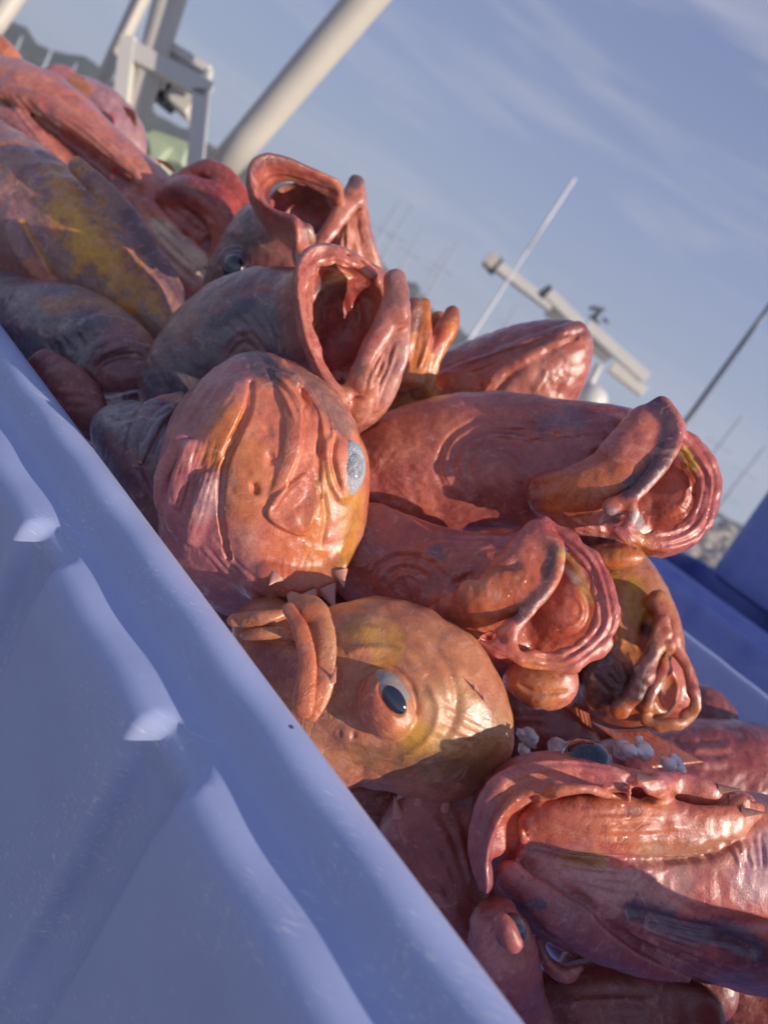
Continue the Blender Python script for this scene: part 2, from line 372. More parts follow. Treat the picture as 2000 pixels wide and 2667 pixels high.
    @staticmethod
    def normals(V, Q):
        fn = np.cross(V[Q[:, 2]]-V[Q[:, 0]], V[Q[:, 3]]-V[Q[:, 1]]); N_ = np.zeros_like(V)
        for j in range(4):
            for i in range(3): N_[:, i] += np.bincount(Q[:, j], fn[:, i], len(V))
        return N_/(np.linalg.norm(N_, axis=1)[:, None]+1e-12)
    def build(s, base_loc=None):
        if ONLY and s.name+str(s.seed) not in ONLY.split(','): return None
        V, Q = s.nets(); V = s.smooth(V, Q, 2); N_ = s.normals(V, Q)
        l0 = V[:, 0]*0
        for a, sc in ((s.lump[0], s.lump[1]), (s.lump[0]*.35, s.lump[1]*3.1)): l0 = l0+a*vnoise(V, sc, s.seed)
        V = V+N_*l0[:, None]
        view = V/np.linalg.norm(V, axis=1)[:, None]; face = np.clip(-(N_*view).sum(1)*3+.15, 0, 1)
        px = 1000+F*V[:, 0]/V[:, 2]; py = 1333.5-F*V[:, 1]/V[:, 2]
        def dist(pts, rad):
            C = catmull(pts, 5); lo, hi = C.min(0)-rad, C.max(0)+rad
            I = np.where((px > lo[0]) & (px < hi[0]) & (py > lo[1]) & (py < hi[1]))[0]
            if not len(I): return I, None, None, None
            x, y = px[I], py[I]; bd = np.full(len(I), 1e9); sd_ = np.zeros(len(I)); bt = np.zeros(len(I)); m_ = len(C)-1
            for j in range(m_):
                a, b = C[j], C[j+1]; d = b-a; l2 = max(d@d, 1e-9); t = np.clip(((x-a[0])*d[0]+(y-a[1])*d[1])/l2, 0, 1)
                dx, dy = x-a[0]-t*d[0], y-a[1]-t*d[1]; dd = np.hypot(dx, dy); u = dd < bd; bd[u] = dd[u]; sd_[u] = np.sign(dx*d[1]-dy*d[0])[u]; bt[u] = ((j+t)/m_)[u]
            return I, bd, sd_, bt
        disp = np.zeros(len(V))
        for pts, wd, amp, kind, taper in s.ws:
            I, d, sg, t = dist(pts, wd*4)
            if not len(I): continue
            tp = np.clip(np.minimum(t, 1-t)*6, 0, 1)**.6 if taper else 1
            if kind == 'g': z = np.exp(-(d/wd)**2)
            else: sd2 = d*sg; z = np.where(sd2 > 0, np.exp(-np.maximum(sd2, 0)/wd)*np.clip(sd2/4, 0, 1), -.35*np.exp(sd2/(wd*.5))*np.clip(-sd2/4, 0, 1))
            disp[I] += 1.6*amp*z*tp*face[I]
        V = V+N_*disp[:, None]; V = s.smooth(V, Q, 1, .35)
        Col = np.tile(np.append(s.base, 1.), (len(V), 1)); nn = vnoise(V, 75, 5)*.5+vnoise(V, 210, 9)*.35+vnoise(V, 480, 3)*.3
        for pts, wd, c, st, soft, rag in s.ps:
            I, d, sg, t = dist(pts if len(pts) > 1 else [pts[0], (pts[0][0]+1, pts[0][1])], wd*2.2)
            if not len(I): continue
            r = d/wd+nn[I]*rag; k_ = np.clip((1+soft-r)/(2*soft), 0, 1); k_ = k_*k_*(3-2*k_)*st
            k_ *= np.clip(face[I]*4, 0, 1)
            Col[I, :3] = Col[I, :3]*(1-k_[:, None])+c*k_[:, None]
        Wv = c2w(V)
        c = Wv.mean(0); c[2] = Wv[:, 2].min()
        root = empty(s.name, c); tag(root, s.label, s.cat, s.group)
        o = mesh('body', Wv, Q, SKIN, root)
        at = o.data.attributes.new('Col', 'FLOAT_COLOR', 'POINT'); at.data.foreach_set('color', Col.astype(np.float32).ravel())
        for k_ in s.kids: k_(root)
        s.root = root; s.body_obj = o; s.nv = len(V)
        return root
    # children --------------------------------------------------
    def eye(s, px, py, D, r, look=(0, 0, -1), flat=.75, pupil=26, sx=1., rot=0, iris=None, frost=False):
        def mk(root):
            c = px3(px, py, D); R = r*D/F; z = np.array(look, float); z /= np.linalg.norm(z)
            x = np.cross([0, 1, .01], z); x /= np.linalg.norm(x); y = np.cross(z, x); ca, sa = math.cos(math.radians(rot)), math.sin(math.radians(rot)); x, y = x*ca+y*sa, y*ca-x*sa
            def cap(a0, a1, rr, n=28, m_=20):
                V = []; 
                for i in range(m_+1):
                    a = math.radians(a0+(a1-a0)*i/m_)
                    for j in range(n):
                        b = 2*math.pi*j/n; V.append(c+rr*(x*math.sin(a)*math.cos(b)*sx+y*math.sin(a)*math.sin(b)+z*math.cos(a)*flat))
                Fc = [(i*n+j, (i+1)*n+j, (i+1)*n+(j+1) % n, i*n+(j+1) % n) for i in range(m_) for j in range(n)]
                return c2w(np.array(V)), Fc
            V, Fc = cap(1, 110, R); e = mesh('eye', V, Fc, FROST if frost else (iris or IRIS), root)
            V, Fc = cap(.5, pupil, R*1.025, m_=8); pm = mesh('pupil', V, Fc, CLOUD if frost else PUPIL); pm.parent = e
        s.kids.append(mk); return s
    def spine(s, a, b, w_):                            # (px,py,depth) root and tip, root width in px
        if len(a) == 2: D0 = s.surf(a[0], a[1])+.001; a = (a[0], a[1], D0); b = (b[0], b[1], D0-.006)
        def mk(root):
            A, B = px3(*a), px3(*b); d = B-A; l = np.linalg.norm(d); d /= l; x = np.cross(d, [0, 0, 1]); x /= np.linalg.norm(x); y = np.cross(d, x)
            V = []; n = 10; st = [(0, 1), (.2, .8), (.45, .5), (.7, .28), (.9, .1), (1, .02)]
            for t, q in st:
                for j in range(n):
                    g = 2*math.pi*j/n; V.append(A+d*l*t+w_*a[2]/F*.5*q*(x*math.cos(g)+y*math.sin(g)*.5)+y*l*.1*math.sin(t*3)*0)
            Fc = [(i*n+j, (i+1)*n+j, (i+1)*n+(j+1) % n, i*n+(j+1) % n) for i in range(len(st)-1) for j in range(n)]
            mesh('spine', c2w(np.array(V)), Fc, SPINE, root)
        s.kids.append(mk); return s
    def fin(s, rootpts, tippts, rays=9, mat=None, thick=.0012):   # (px,py,depth) lists: along the base and along the free edge
        def mk(root):
            A = catmull(rootpts, 12); B = catmull(tippts, 12); n = rays*8; t = np.linspace(0, 1, n)
            A = np.stack([np.interp(t, np.linspace(0, 1, len(A)), A[:, i]) for i in range(3)], 1); B = np.stack([np.interp(t, np.linspace(0, 1, len(B)), B[:, i]) for i in range(3)], 1)
            m_ = 16; V = []
            for sgn in (-1, 1):
                for i in range(n):
                    for j in range(m_):
                        u = j/(m_-1); q = A[i]*(1-u)+B[i]*u; X = px3(*q); X[2] += sgn*thick*(1-.7*u)+.0004*math.sin(i/8*2*math.pi)*(1-.3*u)*min(1, 3*u+.3)
                        V.append(X)
            Fc = []; o2 = n*m_
            for i in range(n-1):
                for j in range(m_-1):
                    a = i*m_+j; Fc.append((a, a+1, a+m_+1, a+m_)); Fc.append((o2+a, o2+a+m_, o2+a+m_+1, o2+a+1))
            for i in range(n-1): a = i*m_+m_-1; Fc.append((a, o2+a, o2+a+m_, a+m_)); a = i*m_; Fc.append((a, a+m_, o2+a+m_, o2+a))
            for j in range(m_-1): a = j; Fc.append((a, o2+a, o2+a+1, a+1)); a = (n-1)*m_+j; Fc.append((a, a+1, o2+a+1, o2+a))
            mesh('fin', c2w(np.array(V)), Fc, mat or FINM, root)
        s.kids.append(mk); return s
FINM = plain_skin('fish fin', (.60, .19, .11))
OP = (.69, .235, .145); PK = (.62, .18, .15); DP = (.36, .075, .065); YE = (.56, .30, .045); GY = (.17, .15, .17); DK = (.06, .045, .055)
PA = (.72, .47, .38); MV = (.45, .19, .2); OR = (.62, .2, .05); BR = (.24, .10, .06); CR = (.74, .6, .45)
# ------------------------------------------------------------------ the blue bin
def plastic_mat(name, c, rough=.42):
    M, t, b, N, L = newmat(name); tc = N('ShaderNodeTexCoord')
    n = N('ShaderNodeTexNoise'); n.inputs['Scale'].default_value = 9; n.inputs['Detail'].default_value = 8; n.inputs['Roughness'].default_value = .65; L(tc.outputs['Object'], n.inputs['Vector'])
    mx = N('ShaderNodeMix'); mx.data_type = 'RGBA'; mx.inputs[6].default_value = tuple(x*.86 for x in c)+(1,); mx.inputs[7].default_value = tuple(x*1.1 for x in c)+(1,)
    L(n.outputs[0], mx.inputs[0])
    mp = N('ShaderNodeMapping'); mp.inputs['Rotation'].default_value = (0, 0, -.63); mp.inputs['Scale'].default_value = (9, 210, 210); L(tc.outputs['Object'], mp.inputs[0])   # scuffs along the rim
    s_ = N('ShaderNodeTexNoise'); s_.inputs['Scale'].default_value = 2.2; s_.inputs['Detail'].default_value = 7; s_.inputs['Roughness'].default_value = .7; L(mp.outputs[0], s_.inputs['Vector'])
    big = N('ShaderNodeTexNoise'); big.inputs['Scale'].default_value = 16; big.inputs['Detail'].default_value = 4; L(tc.outputs['Object'], big.inputs['Vector'])
    r1 = N('ShaderNodeMapRange'); r1.inputs[1].default_value = .55; r1.inputs[2].default_value = .70; L(s_.outputs[0], r1.inputs[0])
    r2 = N('ShaderNodeMapRange'); r2.inputs[1].default_value = .46; r2.inputs[2].default_value = .6; L(big.outputs[0], r2.inputs[0])
    mu = N('ShaderNodeMath'); mu.operation = 'MULTIPLY'; L(r1.outputs[0], mu.inputs[0]); L(r2.outputs[0], mu.inputs[1])
    m2 = N('ShaderNodeMix'); m2.data_type = 'RGBA'; m2.inputs[7].default_value = (.74, .76, .78, 1); L(mu.outputs[0], m2.inputs[0]); L(mx.outputs[2], m2.inputs[6])
    vo = N('ShaderNodeTexVoronoi'); vo.inputs['Scale'].default_value = 38; L(tc.outputs['Object'], vo.inputs['Vector'])      # a few dark specks and pink scales
    r3 = N('ShaderNodeMapRange'); r3.inputs[1].default_value = .075; r3.inputs[2].default_value = .05; L(vo.outputs['Distance'], r3.inputs[0])
    r4 = N('ShaderNodeMapRange'); r4.inputs[1].default_value = .80; r4.inputs[2].default_value = .84
    sp = N('ShaderNodeSeparateColor'); L(vo.outputs['Color'], sp.inputs[0]); L(sp.outputs[0], r4.inputs[0])
    m3f = N('ShaderNodeMath'); m3f.operation = 'MULTIPLY'; L(r3.outputs[0], m3f.inputs[0]); L(r4.outputs[0], m3f.inputs[1])
    m3 = N('ShaderNodeMix'); m3.data_type = 'RGBA'; m3.inputs[7].default_value = (.03, .03, .05, 1); L(m3f.outputs[0], m3.inputs[0]); L(m2.outputs[2], m3.inputs[6])
    L(m3.outputs[2], b.inputs['Base Color'])
    b.inputs['Roughness'].default_value = rough; b.inputs['Subsurface Weight'].default_value = .1; b.inputs['Subsurface Radius'].default_value = (.4, .6, 1); b.inputs['Subsurface Scale'].default_value = .006
    bp = N('ShaderNodeBump'); bp.inputs['Strength'].default_value = .25; bp.inputs['Distance'].default_value = .0006
    ad = N('ShaderNodeMath'); ad.operation = 'ADD'; L(s_.outputs[0], ad.inputs[0]); L(n.outputs[0], ad.inputs[1]); L(ad.outputs[0], bp.inputs['Height']); L(bp.outputs[0], b.inputs['Normal'])
    return M
BLUE = plastic_mat('blue polyethylene', (.40, .465, .72))
UB = np.array([-.809, .588]); NB = np.array([.588, .809]); RIMZ = CAMZ-.2
PROF = [(-.045, -.60), (-.012, -.30), (-.004, -.08), (0, -.012), (.001, -.005), (.004, -.001), (.009, 0), (.016, -.0005), (.022, -.0015), (.027, -.005), (.0285, -.012), (.0285, -.020), (.030, -.026), (.034, -.030), (.042, -.0315), (.052, -.0335), (.0575, -.037), (.060, -.044), (.060, -.066), (.054, -.14), (.035, -.50), (.028, -.62), (.020, -.66), (.0, -.67)]
def sst(a, b, x):
    t = np.clip((x-a)/(b-a), 0, 1); return t*t*(3-2*t)
def make_bin(name, u0, u1, n0, n1, zr, mat, fine=True, prof=PROF, gaps=True):
    P = []; cr_ = .07
    cs = [((u0+cr_, n0+cr_), 180, 270), ((u1-cr_, n0+cr_), 270, 360), ((u1-cr_, n1-cr_), 0, 90), ((u0+cr_, n1-cr_), 90, 180)]
    step = .0022 if fine else .02
    for k, (c, a0, a1) in enumerate(cs):
        for a in np.linspace(a0, a1, 10):
            r = math.radians(a); P.append((c[0]+cr_*math.cos(r), c[1]+cr_*math.sin(r), math.cos(r), math.sin(r)))
        nx = cs[(k+1) % 4]; r = math.radians(a1); e = (nx[0][0]+cr_*math.cos(r), nx[0][1]+cr_*math.sin(r)); s0 = P[-1]
        l = math.hypot(e[0]-s0[0], e[1]-s0[1]); st = step if k == 0 else step*4
        for t in np.arange(st, l-st*.5, st)/l: P.append((s0[0]+(e[0]-s0[0])*t, s0[1]+(e[1]-s0[1])*t, s0[2], s0[3]))
    P = np.array(P); pr = np.array(prof)
    # refine the profile
    q = [];
    for i in range(len(pr)-1):
        l = np.linalg.norm(pr[i+1]-pr[i]); n_ = max(1, int(l/(.006 if fine else .03)))
        for t in range(n_): q.append(pr[i]+(pr[i+1]-pr[i])*t/n_)
    q.append(pr[-1]); q = np.array(q)
    if fine:
        for _ in range(1): q[1:-1] = q[1:-1]*.5+(q[:-2]+q[2:])*.25
    wq = .68*sst(.040, .054, q[:, 0])*(q[:, 1] < -.03)+.32*sst(-.044, -.062, q[:, 1])
    bot = 1-sst(-.52, -.60, q[:, 1]) if False else sst(-.64, -.58, q[:, 1]); wq = wq*bot
    per = .177 if gaps else .3
    arc = np.where(np.abs(P[:, 3]) > .7, P[:, 0], P[:, 1]); straight = (np.maximum(np.abs(P[:, 2]), np.abs(P[:, 3])) > .999)
    ph = ((arc-.206+per/2) % per)-per/2
    gap = (1-sst(.0145, .0275, np.abs(ph)))*straight
    V = []; 
    wob = .0003*np.sin(P[:, 0]*31)+.0004*np.sin(P[:, 0]*77+1)
    for j in range(len(q)):
        g2 = (1-sst(.0130-.001*(q[j, 1] > -.06), .0245+.003*(q[j, 1] > -.06), np.abs(ph)))*straight
        off = q[j, 0]-.0160*g2*wq[j]+wob*(1 if q[j, 1] > -.2 else 0)
        xy = P[:, :2]+P[:, 2:]*off[:, None]
        z = np.full(len(P), zr+q[j, 1])+wob*.8
        V.append(np.column_stack([xy[:, :1]*UB[0]+xy[:, 1:]*NB[0], xy[:, :1]*UB[1]+xy[:, 1:]*NB[1], z]))
    V = np.vstack(V); m_ = len(P); k = np.arange(m_); k2 = (k+1) % m_; Fc = []
    for j in range(len(q)-1): Fc += np.stack([k+j*m_, k+(j+1)*m_, k2+(j+1)*m_, k2+j*m_], 1).tolist()
    Fc.append(list(range(m_))); Fc.append([(len(q)-1)*m_+i for i in range(m_-1, -1, -1)])
    o = mesh(name, V, Fc, mat); origin(o, tuple((u0+u1)/2*UB+(n0+n1)/2*NB)+(zr-.67,)); return o
fb = make_bin('fish_bin', -.85, 1.05, .297, 1.395, RIMZ, BLUE)
tag(fb, 'large pale blue plastic bin with scuffed ribbed side, heaped full of red fish', 'fish bin')
BLUE2 = plastic_mat('dark blue polyethylene', (.20, .25, .60), .5)
b2 = make_bin('fish_bin', -1.6, .93, 2.43, 3.5, CAMZ-.2+.0, BLUE2, False); b2['label'] = 'dark blue bin standing behind the heaped fish bin, smooth side towards it'
tag(b2, cat='fish bin')
# stacked bin with ribs, at right beyond the dark one
b3 = make_bin('fish_bin', -1.9, .63, 2.62, 3.6, CAMZ+.50, BLUE2, True, gaps=True); tag(b3, 'upper ribbed blue bin stacked behind on the dark blue bin at right', 'fish bin')
# ------------------------------------------------------------------ the rockfish
GRP = 'red rockfish heaped in the bin'
FL = []
def fish(label, base, vox=1.3, seed=1, name='rockfish', cat='fish'):
    f = Fish(name, label, cat, base, vox, seed, GRP); FL.append(f); return f
# 1: the closed head in the middle
f = fish('plump orange fish head standing snout up mid heap, clouded eye, spines along its lower edge', OP, .95, 1)
f.body([(655, 1000, .55, 78), (672, 1100, .55, 180), (688, 1210, .56, 262), (692, 1310, .565, 268), (712, 1385, .575, 205), (745, 1440, .585, 140)], .72, 8)
f.body([(640, 1300, .53, 60), (560, 1420, .55, 110), (620, 1500, .57, 90)], .6, 14)
f.on([(640, 1010, 22), (610, 1090, 46), (575, 1150, 48), (545, 1200, 26)], -6, .55, 4)
f.on([(640, 1120, 30), (650, 1230, 66), (650, 1340, 70), (650, 1440, 52)], -9, .5, 6)
f.on([(728, 955, 22), (750, 1010, 27), (763, 1075, 30), (766, 1140, 30), (752, 1210, 26), (728, 1265, 20), (706, 1300, 12)], 1.5, .42, .8)
f.on([(770, 985, 14), (815, 1050, 17), (838, 1120, 18), (842, 1180, 17)], 0, .5, 2)
f.on([(828, 1150, 12), (824, 1230, 22), (808, 1300, 36), (784, 1342, 40), (748, 1334, 30), (718, 1322, 16)], -2, .3, 1.5)
f.w([(800, 1225), (752, 1262), (716, 1292), (694, 1330), (704, 1358), (748, 1384), (800, 1392), (822, 1340)], 34, 1.9, 's')
f.w([(776, 1250), (735, 1290), (712, 1330)], 5, -.7)
f.on([(470, 1150, 22), (435, 1220, 26), (418, 1270, 20), (410, 1318, 10)], 7, .5, 2)
f.on([(500, 1170, 26), (470, 1260, 27), (445, 1340, 20), (440, 1368, 10)], 5, .5, 2)
f.on([(540, 1250, 22), (520, 1330, 26), (500, 1400, 22)], 3, .45, 2)
f.on([(640, 1480, 46), (690, 1540, 40), (735, 1570, 20)], -4, .5, 3)
f.on([(690, 1490, 24), (760, 1520, 40), (830, 1515, 38), (885, 1470, 22)], 9, .4, 4)
f.on([(650, 1500, 30), (700, 1560, 34), (748, 1585, 16)], 2, .4, 3)
f.ell(876, 1205, .530, 44, 106, 46, 8, (0, 0), 4)
f.cut([(655, 995, 8), (648, 1060, 12), (618, 1130, 14), (592, 1190, 14), (580, 1260, 12), (578, 1350, 10), (596, 1450, 9)], 0, 1, 1.2)
f.cut([(788, 1010, 6), (797, 1100, 9), (790, 1180, 9), (762, 1250, 9)], 0, 1, 1.2)
f.cut([(828, 1075, 4), (831, 1160, 8), (830, 1250, 6)], 0, 1, 1.2)
for q in ((704, 1192, 8), (664, 1272, 10), (700, 1120, 5)): f.cut([(q[0]-2, q[1]-6, q[2]*.7), (q[0]+2, q[1]+7, q[2])], 0, 1, 2)
f.folds([(495, 1130), (460, 1250), (430, 1350)], [(590, 1150), (545, 1300), (500, 1440)], 22, 4.5, .55)
f.folds([(470, 1090), (540, 980), (600, 935)], [(520, 1150), (600, 1050), (630, 990)], 7, 6, .35)
f.folds([(520, 1430), (600, 1520), (700, 1580)], [(560, 1400), (640, 1480), (720, 1540)], 7, 7, .6)
f.folds([(845, 1020), (872, 1120), (860, 1200)], [(800, 1000), (840, 1100), (850, 1300)], 8, 4, .35)
f.folds([(840, 1420), (800, 1500), (770, 1560)], [(720, 1450), (730, 1520), (745, 1560)], 9, 4, .2)
f.folds([(690, 945), (800, 990), (890, 1110)], [(690, 960), (745, 1050), (790, 1170)], 6, 5, .8)
f.w([(832, 1260), (850, 1340), (835, 1430)], 8, -1.2)
f.w([(600, 1470), (650, 1540), (720, 1580)], 8, -1.4)
f.w([(650, 1000), (640, 1080), (600, 1150), (565, 1215)], 14, 1.4, 's')
f.w([(876, 1130), (868, 1200), (888, 1280)], 6, -1.6)
f.eye(906, 1220, .533, 76, (.55, .05, -.9), .62, 27, sx=.62, rot=6, frost=True)
f.on([(868, 1120, 5), (852, 1180, 11), (862, 1250, 9), (885, 1300, 5)], 1, .7, 1.2)
f.p([(430, 1180), (470, 1300), (520, 1430), (600, 1550)], 85, (.50, .20, .22), .85, .6)
f.p([(480, 1080), (560, 990), (620, 950)], 60, (.42, .19, .22), .8)
f.p([(540, 1310), (560, 1260)], 42, (.36, .3, .33), .5, .4, 1.3)
f.p([(600, 1090), (565, 1190)], 34, (.64, .22, .06), .8)
f.p([(665, 935), (695, 965)], 42, (.10, .07, .09), .9)
f.p([(780, 965), (850, 1040), (900, 1110)], 30, (.20, .13, .11), .75, .5, 1)
f.p([(640, 1400), (630, 1500), (720, 1560)], 38, (.62, .3, .24), .6)
f.p([(850, 1240), (832, 1360), (812, 1475)], 27, (.62, .31, .08), .75, .4, .9)
f.p([(915, 1310), (908, 1400), (892, 1480)], 30, (.58, .29, .07), .8, .4, .9)
f.p([(650, 1180), (650, 1300)], 50, (.60, .2, .07), .6, .8)
f.p([(800, 1420), (780, 1520)], 70, (.66, .2, .09), .6, .8)
for a, b, w_ in (((764, 1545), (755, 1577), 26), ((800, 1545), (823, 1594), 34), ((850, 1530), (869, 1577), 34), ((885, 1488), (894, 1522), 26), ((722, 1500), (705, 1520), 26), ((780, 1552), (786, 1575), 14)):
    f.spine(a, (b[0]+(b[0]-a[0])*.25, b[1]+(b[1]-a[1])*.25), w_*1.7)
# 2: gold fish under it with the big eye
f = fish('golden orange fish with one big bulging eye and two nostrils, against the near rim', (.60, .25, .125), .95, 2)
f.body([(850, 1890, .49, 165), (950, 1800, .50, 238), (1060, 1822, .50, 238), (1130, 1872, .50, 202), (1175, 1910, .50, 165)], .72, 8)
f.body([(700, 1640, .52, 90), (720, 1760, .50, 110), (800, 1830, .49, 120)], .7, 10)
f.ell(712, 1738, .43, 52, 72, 60, -30, (0, 0), 5, '-')
f.on([(610, 1614, 14), (680, 1608, 17), (748, 1598, 13)], 22, .8, 1)
f.on([(640, 1655, 12), (700, 1648, 17), (790, 1660, 18)], 12, .6, 1.5)
f.body([(752, 1585, .452, 18), (785, 1640, .447, 21), (800, 1715, .442, 22), (796, 1790, .437, 25), (790, 1850, .432, 24)], .28, .3)
f.body([(815, 1580, .462, 30), (843, 1640, .452, 26), (851, 1730, .445, 26), (840, 1805, .44, 28), (812, 1868, .437, 20)], .28, .3)
f.body([(780, 1580, .463, 30), (810, 1600, .458, 34)], .5, 2)
f.ell(1002, 1842, .452, 72, 98, 57, 30, (0, 0), 2)
f.cut([(930, 1800, 5), (955, 1750, 7), (1010, 1735, 7), (1065, 1775, 7), (1085, 1840, 7), (1070, 1900, 6), (1030, 1935, 6), (970, 1915, 6), (935, 1860, 5), (930, 1800, 5)], 0, 1, 1.5)
f.ell(1022, 1812, .4385, 33, 68, 36, 32, (0, 0), .8, '-')
f.folds([(940, 1800), (975, 1880), (1040, 1925)], [(985, 1790), (1010, 1850), (1060, 1900)], 16, 3.2, .22)
for q in ((886, 1912, 9), (919, 1914, 10)): f.cut([(q[0], q[1]-4, q[2]*.7), (q[0]+1, q[1]+5, q[2]*.8)], 0, 1, 1)
f.on([(902, 1900, 8), (900, 1925, 8)], -1, .6, 2)
f.lump = (.0022, 34)
f.w([(1090, 1640), (1170, 1740), (1190, 1850), (1150, 1940)], 13, -1.1)
f.w([(900, 1700), (960, 1690), (1040, 1700), (1110, 1760)], 12, 1.0)
f.w([(1110, 1770), (1140, 1850), (1110, 1930), (1040, 1975)], 10, .8)
f.folds([(1130, 1800), (1220, 1860), (1300, 1900)], [(1120, 1930), (1200, 1960), (1280, 1970)], 7, 6, .35)
f.w([(1246, 1745), (1180, 1700), (1100, 1640), (1000, 1590), (900, 1580)], 16, -1.0)
f.folds([(930, 1560), (1060, 1610), (1200, 1720)], [(930, 1620), (1060, 1680), (1200, 1800)], 8, 9, .4)
f.folds([(920, 1970), (1100, 2000), (1300, 1960)], [(900, 1930), (1100, 1950), (1300, 1900)], 6, 7, .25)
f.eye(1020, 1815, .4550, 80, (.12, .06, -1), .72, 31, sx=.6, rot=-32, iris=PALE)
f.p([(900, 1700), (960, 1660)], 60, (.62, .3, .16), .5)
f.p([(1180, 1800), (1250, 1870)], 40, (.60, .33, .12), .6, .7, 1.4)
f.p([(940, 1700), (900, 1760)], 30, (.64, .22, .13), .6, .7, 1)
f.p([(1005, 1720), (1025, 1660), (930, 1650)], 32, (.58, .29, .06), .7, .6, 1.1)
f.p([(1100, 1950), (1200, 1960), (1280, 1900)], 60, (.55, .32, .10), .7, .7, 1)
f.p([(870, 1900), (960, 1960), (1100, 1990), (1250, 2010)], 42, (.28, .13, .06), .85, .6, .9)
f.p([(1150, 1850), (1230, 1880)], 60, (.66, .40, .22), .6, .9, 1.2)
f.p([(1085, 1930), (1100, 1900)], 22, (.58, .31, .05), .7, .6, 1.2)
f.p([(985, 1860), (960, 1830)], 66, (.62, .19, .1), .85, .4)
f.p([(790, 1600), (800, 1720), (800, 1860)], 40, (.62, .18, .09), .8)
f.p([(700, 1740)], 62, (.26, .06, .07), .8)
f.p([(780, 1910), (900, 1905)], 34, (.55, .24, .15), .8)
for a, b, w_ in (((865, 1775), (877, 1735), 16), ((1240, 1800), (1232, 1772), 12), ((1262, 1830), (1256, 1800), 12)): f.spine(a, b, w_*1.3)
# 3: big head lower right
f = fish('biggest head at lower right, smooth orange jaw plate above a wrinkled throat in painted shade', PK, .85, 3)
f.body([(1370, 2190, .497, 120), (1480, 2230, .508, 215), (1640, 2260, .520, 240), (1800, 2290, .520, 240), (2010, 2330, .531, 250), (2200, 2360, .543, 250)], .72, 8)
f.on([(1330, 2110, 38), (1400, 2085, 50), (1500, 2080, 52), (1640, 2090, 56), (1800, 2090, 60), (1930, 2100, 40)], -2, .6, 4)
f.body([(1258, 2300, .443, 14), (1245, 2260, .442, 21), (1242, 2170, .442, 22), (1268, 2080, .444, 24), (1330, 2020, .445, 22), (1430, 1998, .446, 22), (1540, 2004, .447, 20), (1640, 2022, .447, 14), (1712, 2030, .445, 6)], .5, 3)
f.body([(1251, 2264, .466, 21), (1248, 2174, .466, 22), (1274, 2084, .468, 24), (1336, 2024, .469, 22), (1432, 2002, .470, 22), (1542, 2008, .471, 20), (1642, 2026, .471, 14), (1714, 2034, .469, 6)], 6, 2)
f.body([(1290, 2200, .448, 30), (1300, 2120, .448, 28), (1370, 2060, .450, 26), (1480, 2035, .450, 24), (1600, 2045, .450, 18)], .6, 2)
f.cut([(1290, 2170, 6), (1330, 2090, 9), (1410, 2048, 10), (1520, 2035, 9), (1620, 2058, 7)], 0, 1, 1.2)
f.on([(1395, 2150, 52), (1480, 2148, 76), (1600, 2152, 84), (1730, 2160, 78), (1840, 2160, 64), (1925, 2130, 38), (1975, 2105, 18)], 8, .4, 1.0)
f.on([(1350, 2110, 14), (1430, 2066, 15), (1520, 2054, 15), (1600, 2072, 13), (1640, 2088, 8)], 7, .6, 1)
f.on([(1650, 2045, 14), (1760, 2050, 42), (1860, 2080, 40), (1930, 2090, 24)], 2, .4, 2)
f.cut([(1640, 2030, 6), (1660, 2065, 12), (1690, 2080, 8)], 0, 1, 2)
f.on([(1637, 2045, 7), (1637, 2082, 8)], 3, .8, 1)
f.on([(1358, 2165, 12), (1362, 2215, 14), (1330, 2268, 12)], 4, .8, 1.5)

f.on([(1330, 2280, 40), (1400, 2330, 50), (1500, 2410, 56), (1600, 2480, 44), (1720, 2530, 24), (1790, 2550, 10)], 8, .5, 2)
f.cut([(1360, 2245, 6), (1430, 2290, 8), (1520, 2350, 9), (1600, 2420, 10), (1700, 2480, 14), (1790, 2500, 14)], 0, 1, 2)
f.cut([(1640, 2372, 10), (1720, 2400, 18), (1840, 2430, 20), (1960, 2480, 18)], 0, 1, 3)
f.cut([(1760, 2350, 5), (1860, 2400, 8), (2000, 2410, 10)], 0, 1, 3)
f.folds([(1440, 2240), (1600, 2250), (1760, 2245)], [(1470, 2290), (1600, 2330), (1720, 2340)], 7, 5, .4)
f.folds([(1600, 2250), (1590, 2330), (1640, 2420)], [(1780, 2240), (1650, 2330), (1680, 2400)], 14, 4, .35)
f.folds([(1640, 2360), (1800, 2400), (2000, 2420)], [(1620, 2450), (1780, 2540), (1940, 2620)], 17, 5, .7)
f.folds([(1880, 2180), (1930, 2280)], [(2000, 2160), (2000, 2300)], 10, 5, .6)
f.w([(1345, 2200), (1500, 2235), (1700, 2245), (1850, 2210), (1960, 2180)], 10, -1.0)
f.w([(1620, 2140), (1690, 2136)], 6, -.5)
f.p([(1300, 2330), (1450, 2420), (1640, 2520)], 66, (.26, .08, .10), .85, .6, .6)  # maroon lower jaw, its shade painted into the skin colour
f.p([(1500, 2330), (1700, 2480), (1900, 2560)], 90, (.24, .075, .095), .7, .8, .8)  # same for the throat: maroon skin with shade painted in
f.w([(1385, 2195), (1480, 2228), (1600, 2240), (1730, 2243), (1840, 2228), (1930, 2190)], 9, -1.6)
f.eye(1524, 1984, .491, 66, (0, .75, -.5), .75, 48)
f.on([(1400, 2450, 14), (1425, 2510, 18), (1475, 2540, 20), (1510, 2520, 12)], 2, .6, 2)
f.p([(1370, 2110), (1600, 2140), (1800, 2150), (1950, 2120)], 84, (.66, .20, .085), .85, .4)
f.p([(1260, 2080), (1240, 2200), (1280, 2330), (1400, 2450)], 46, (.33, .11, .13), .8)
f.p([(1430, 2270), (1600, 2310), (1720, 2300)], 66, (.68, .36, .32), .85, .7, .9)
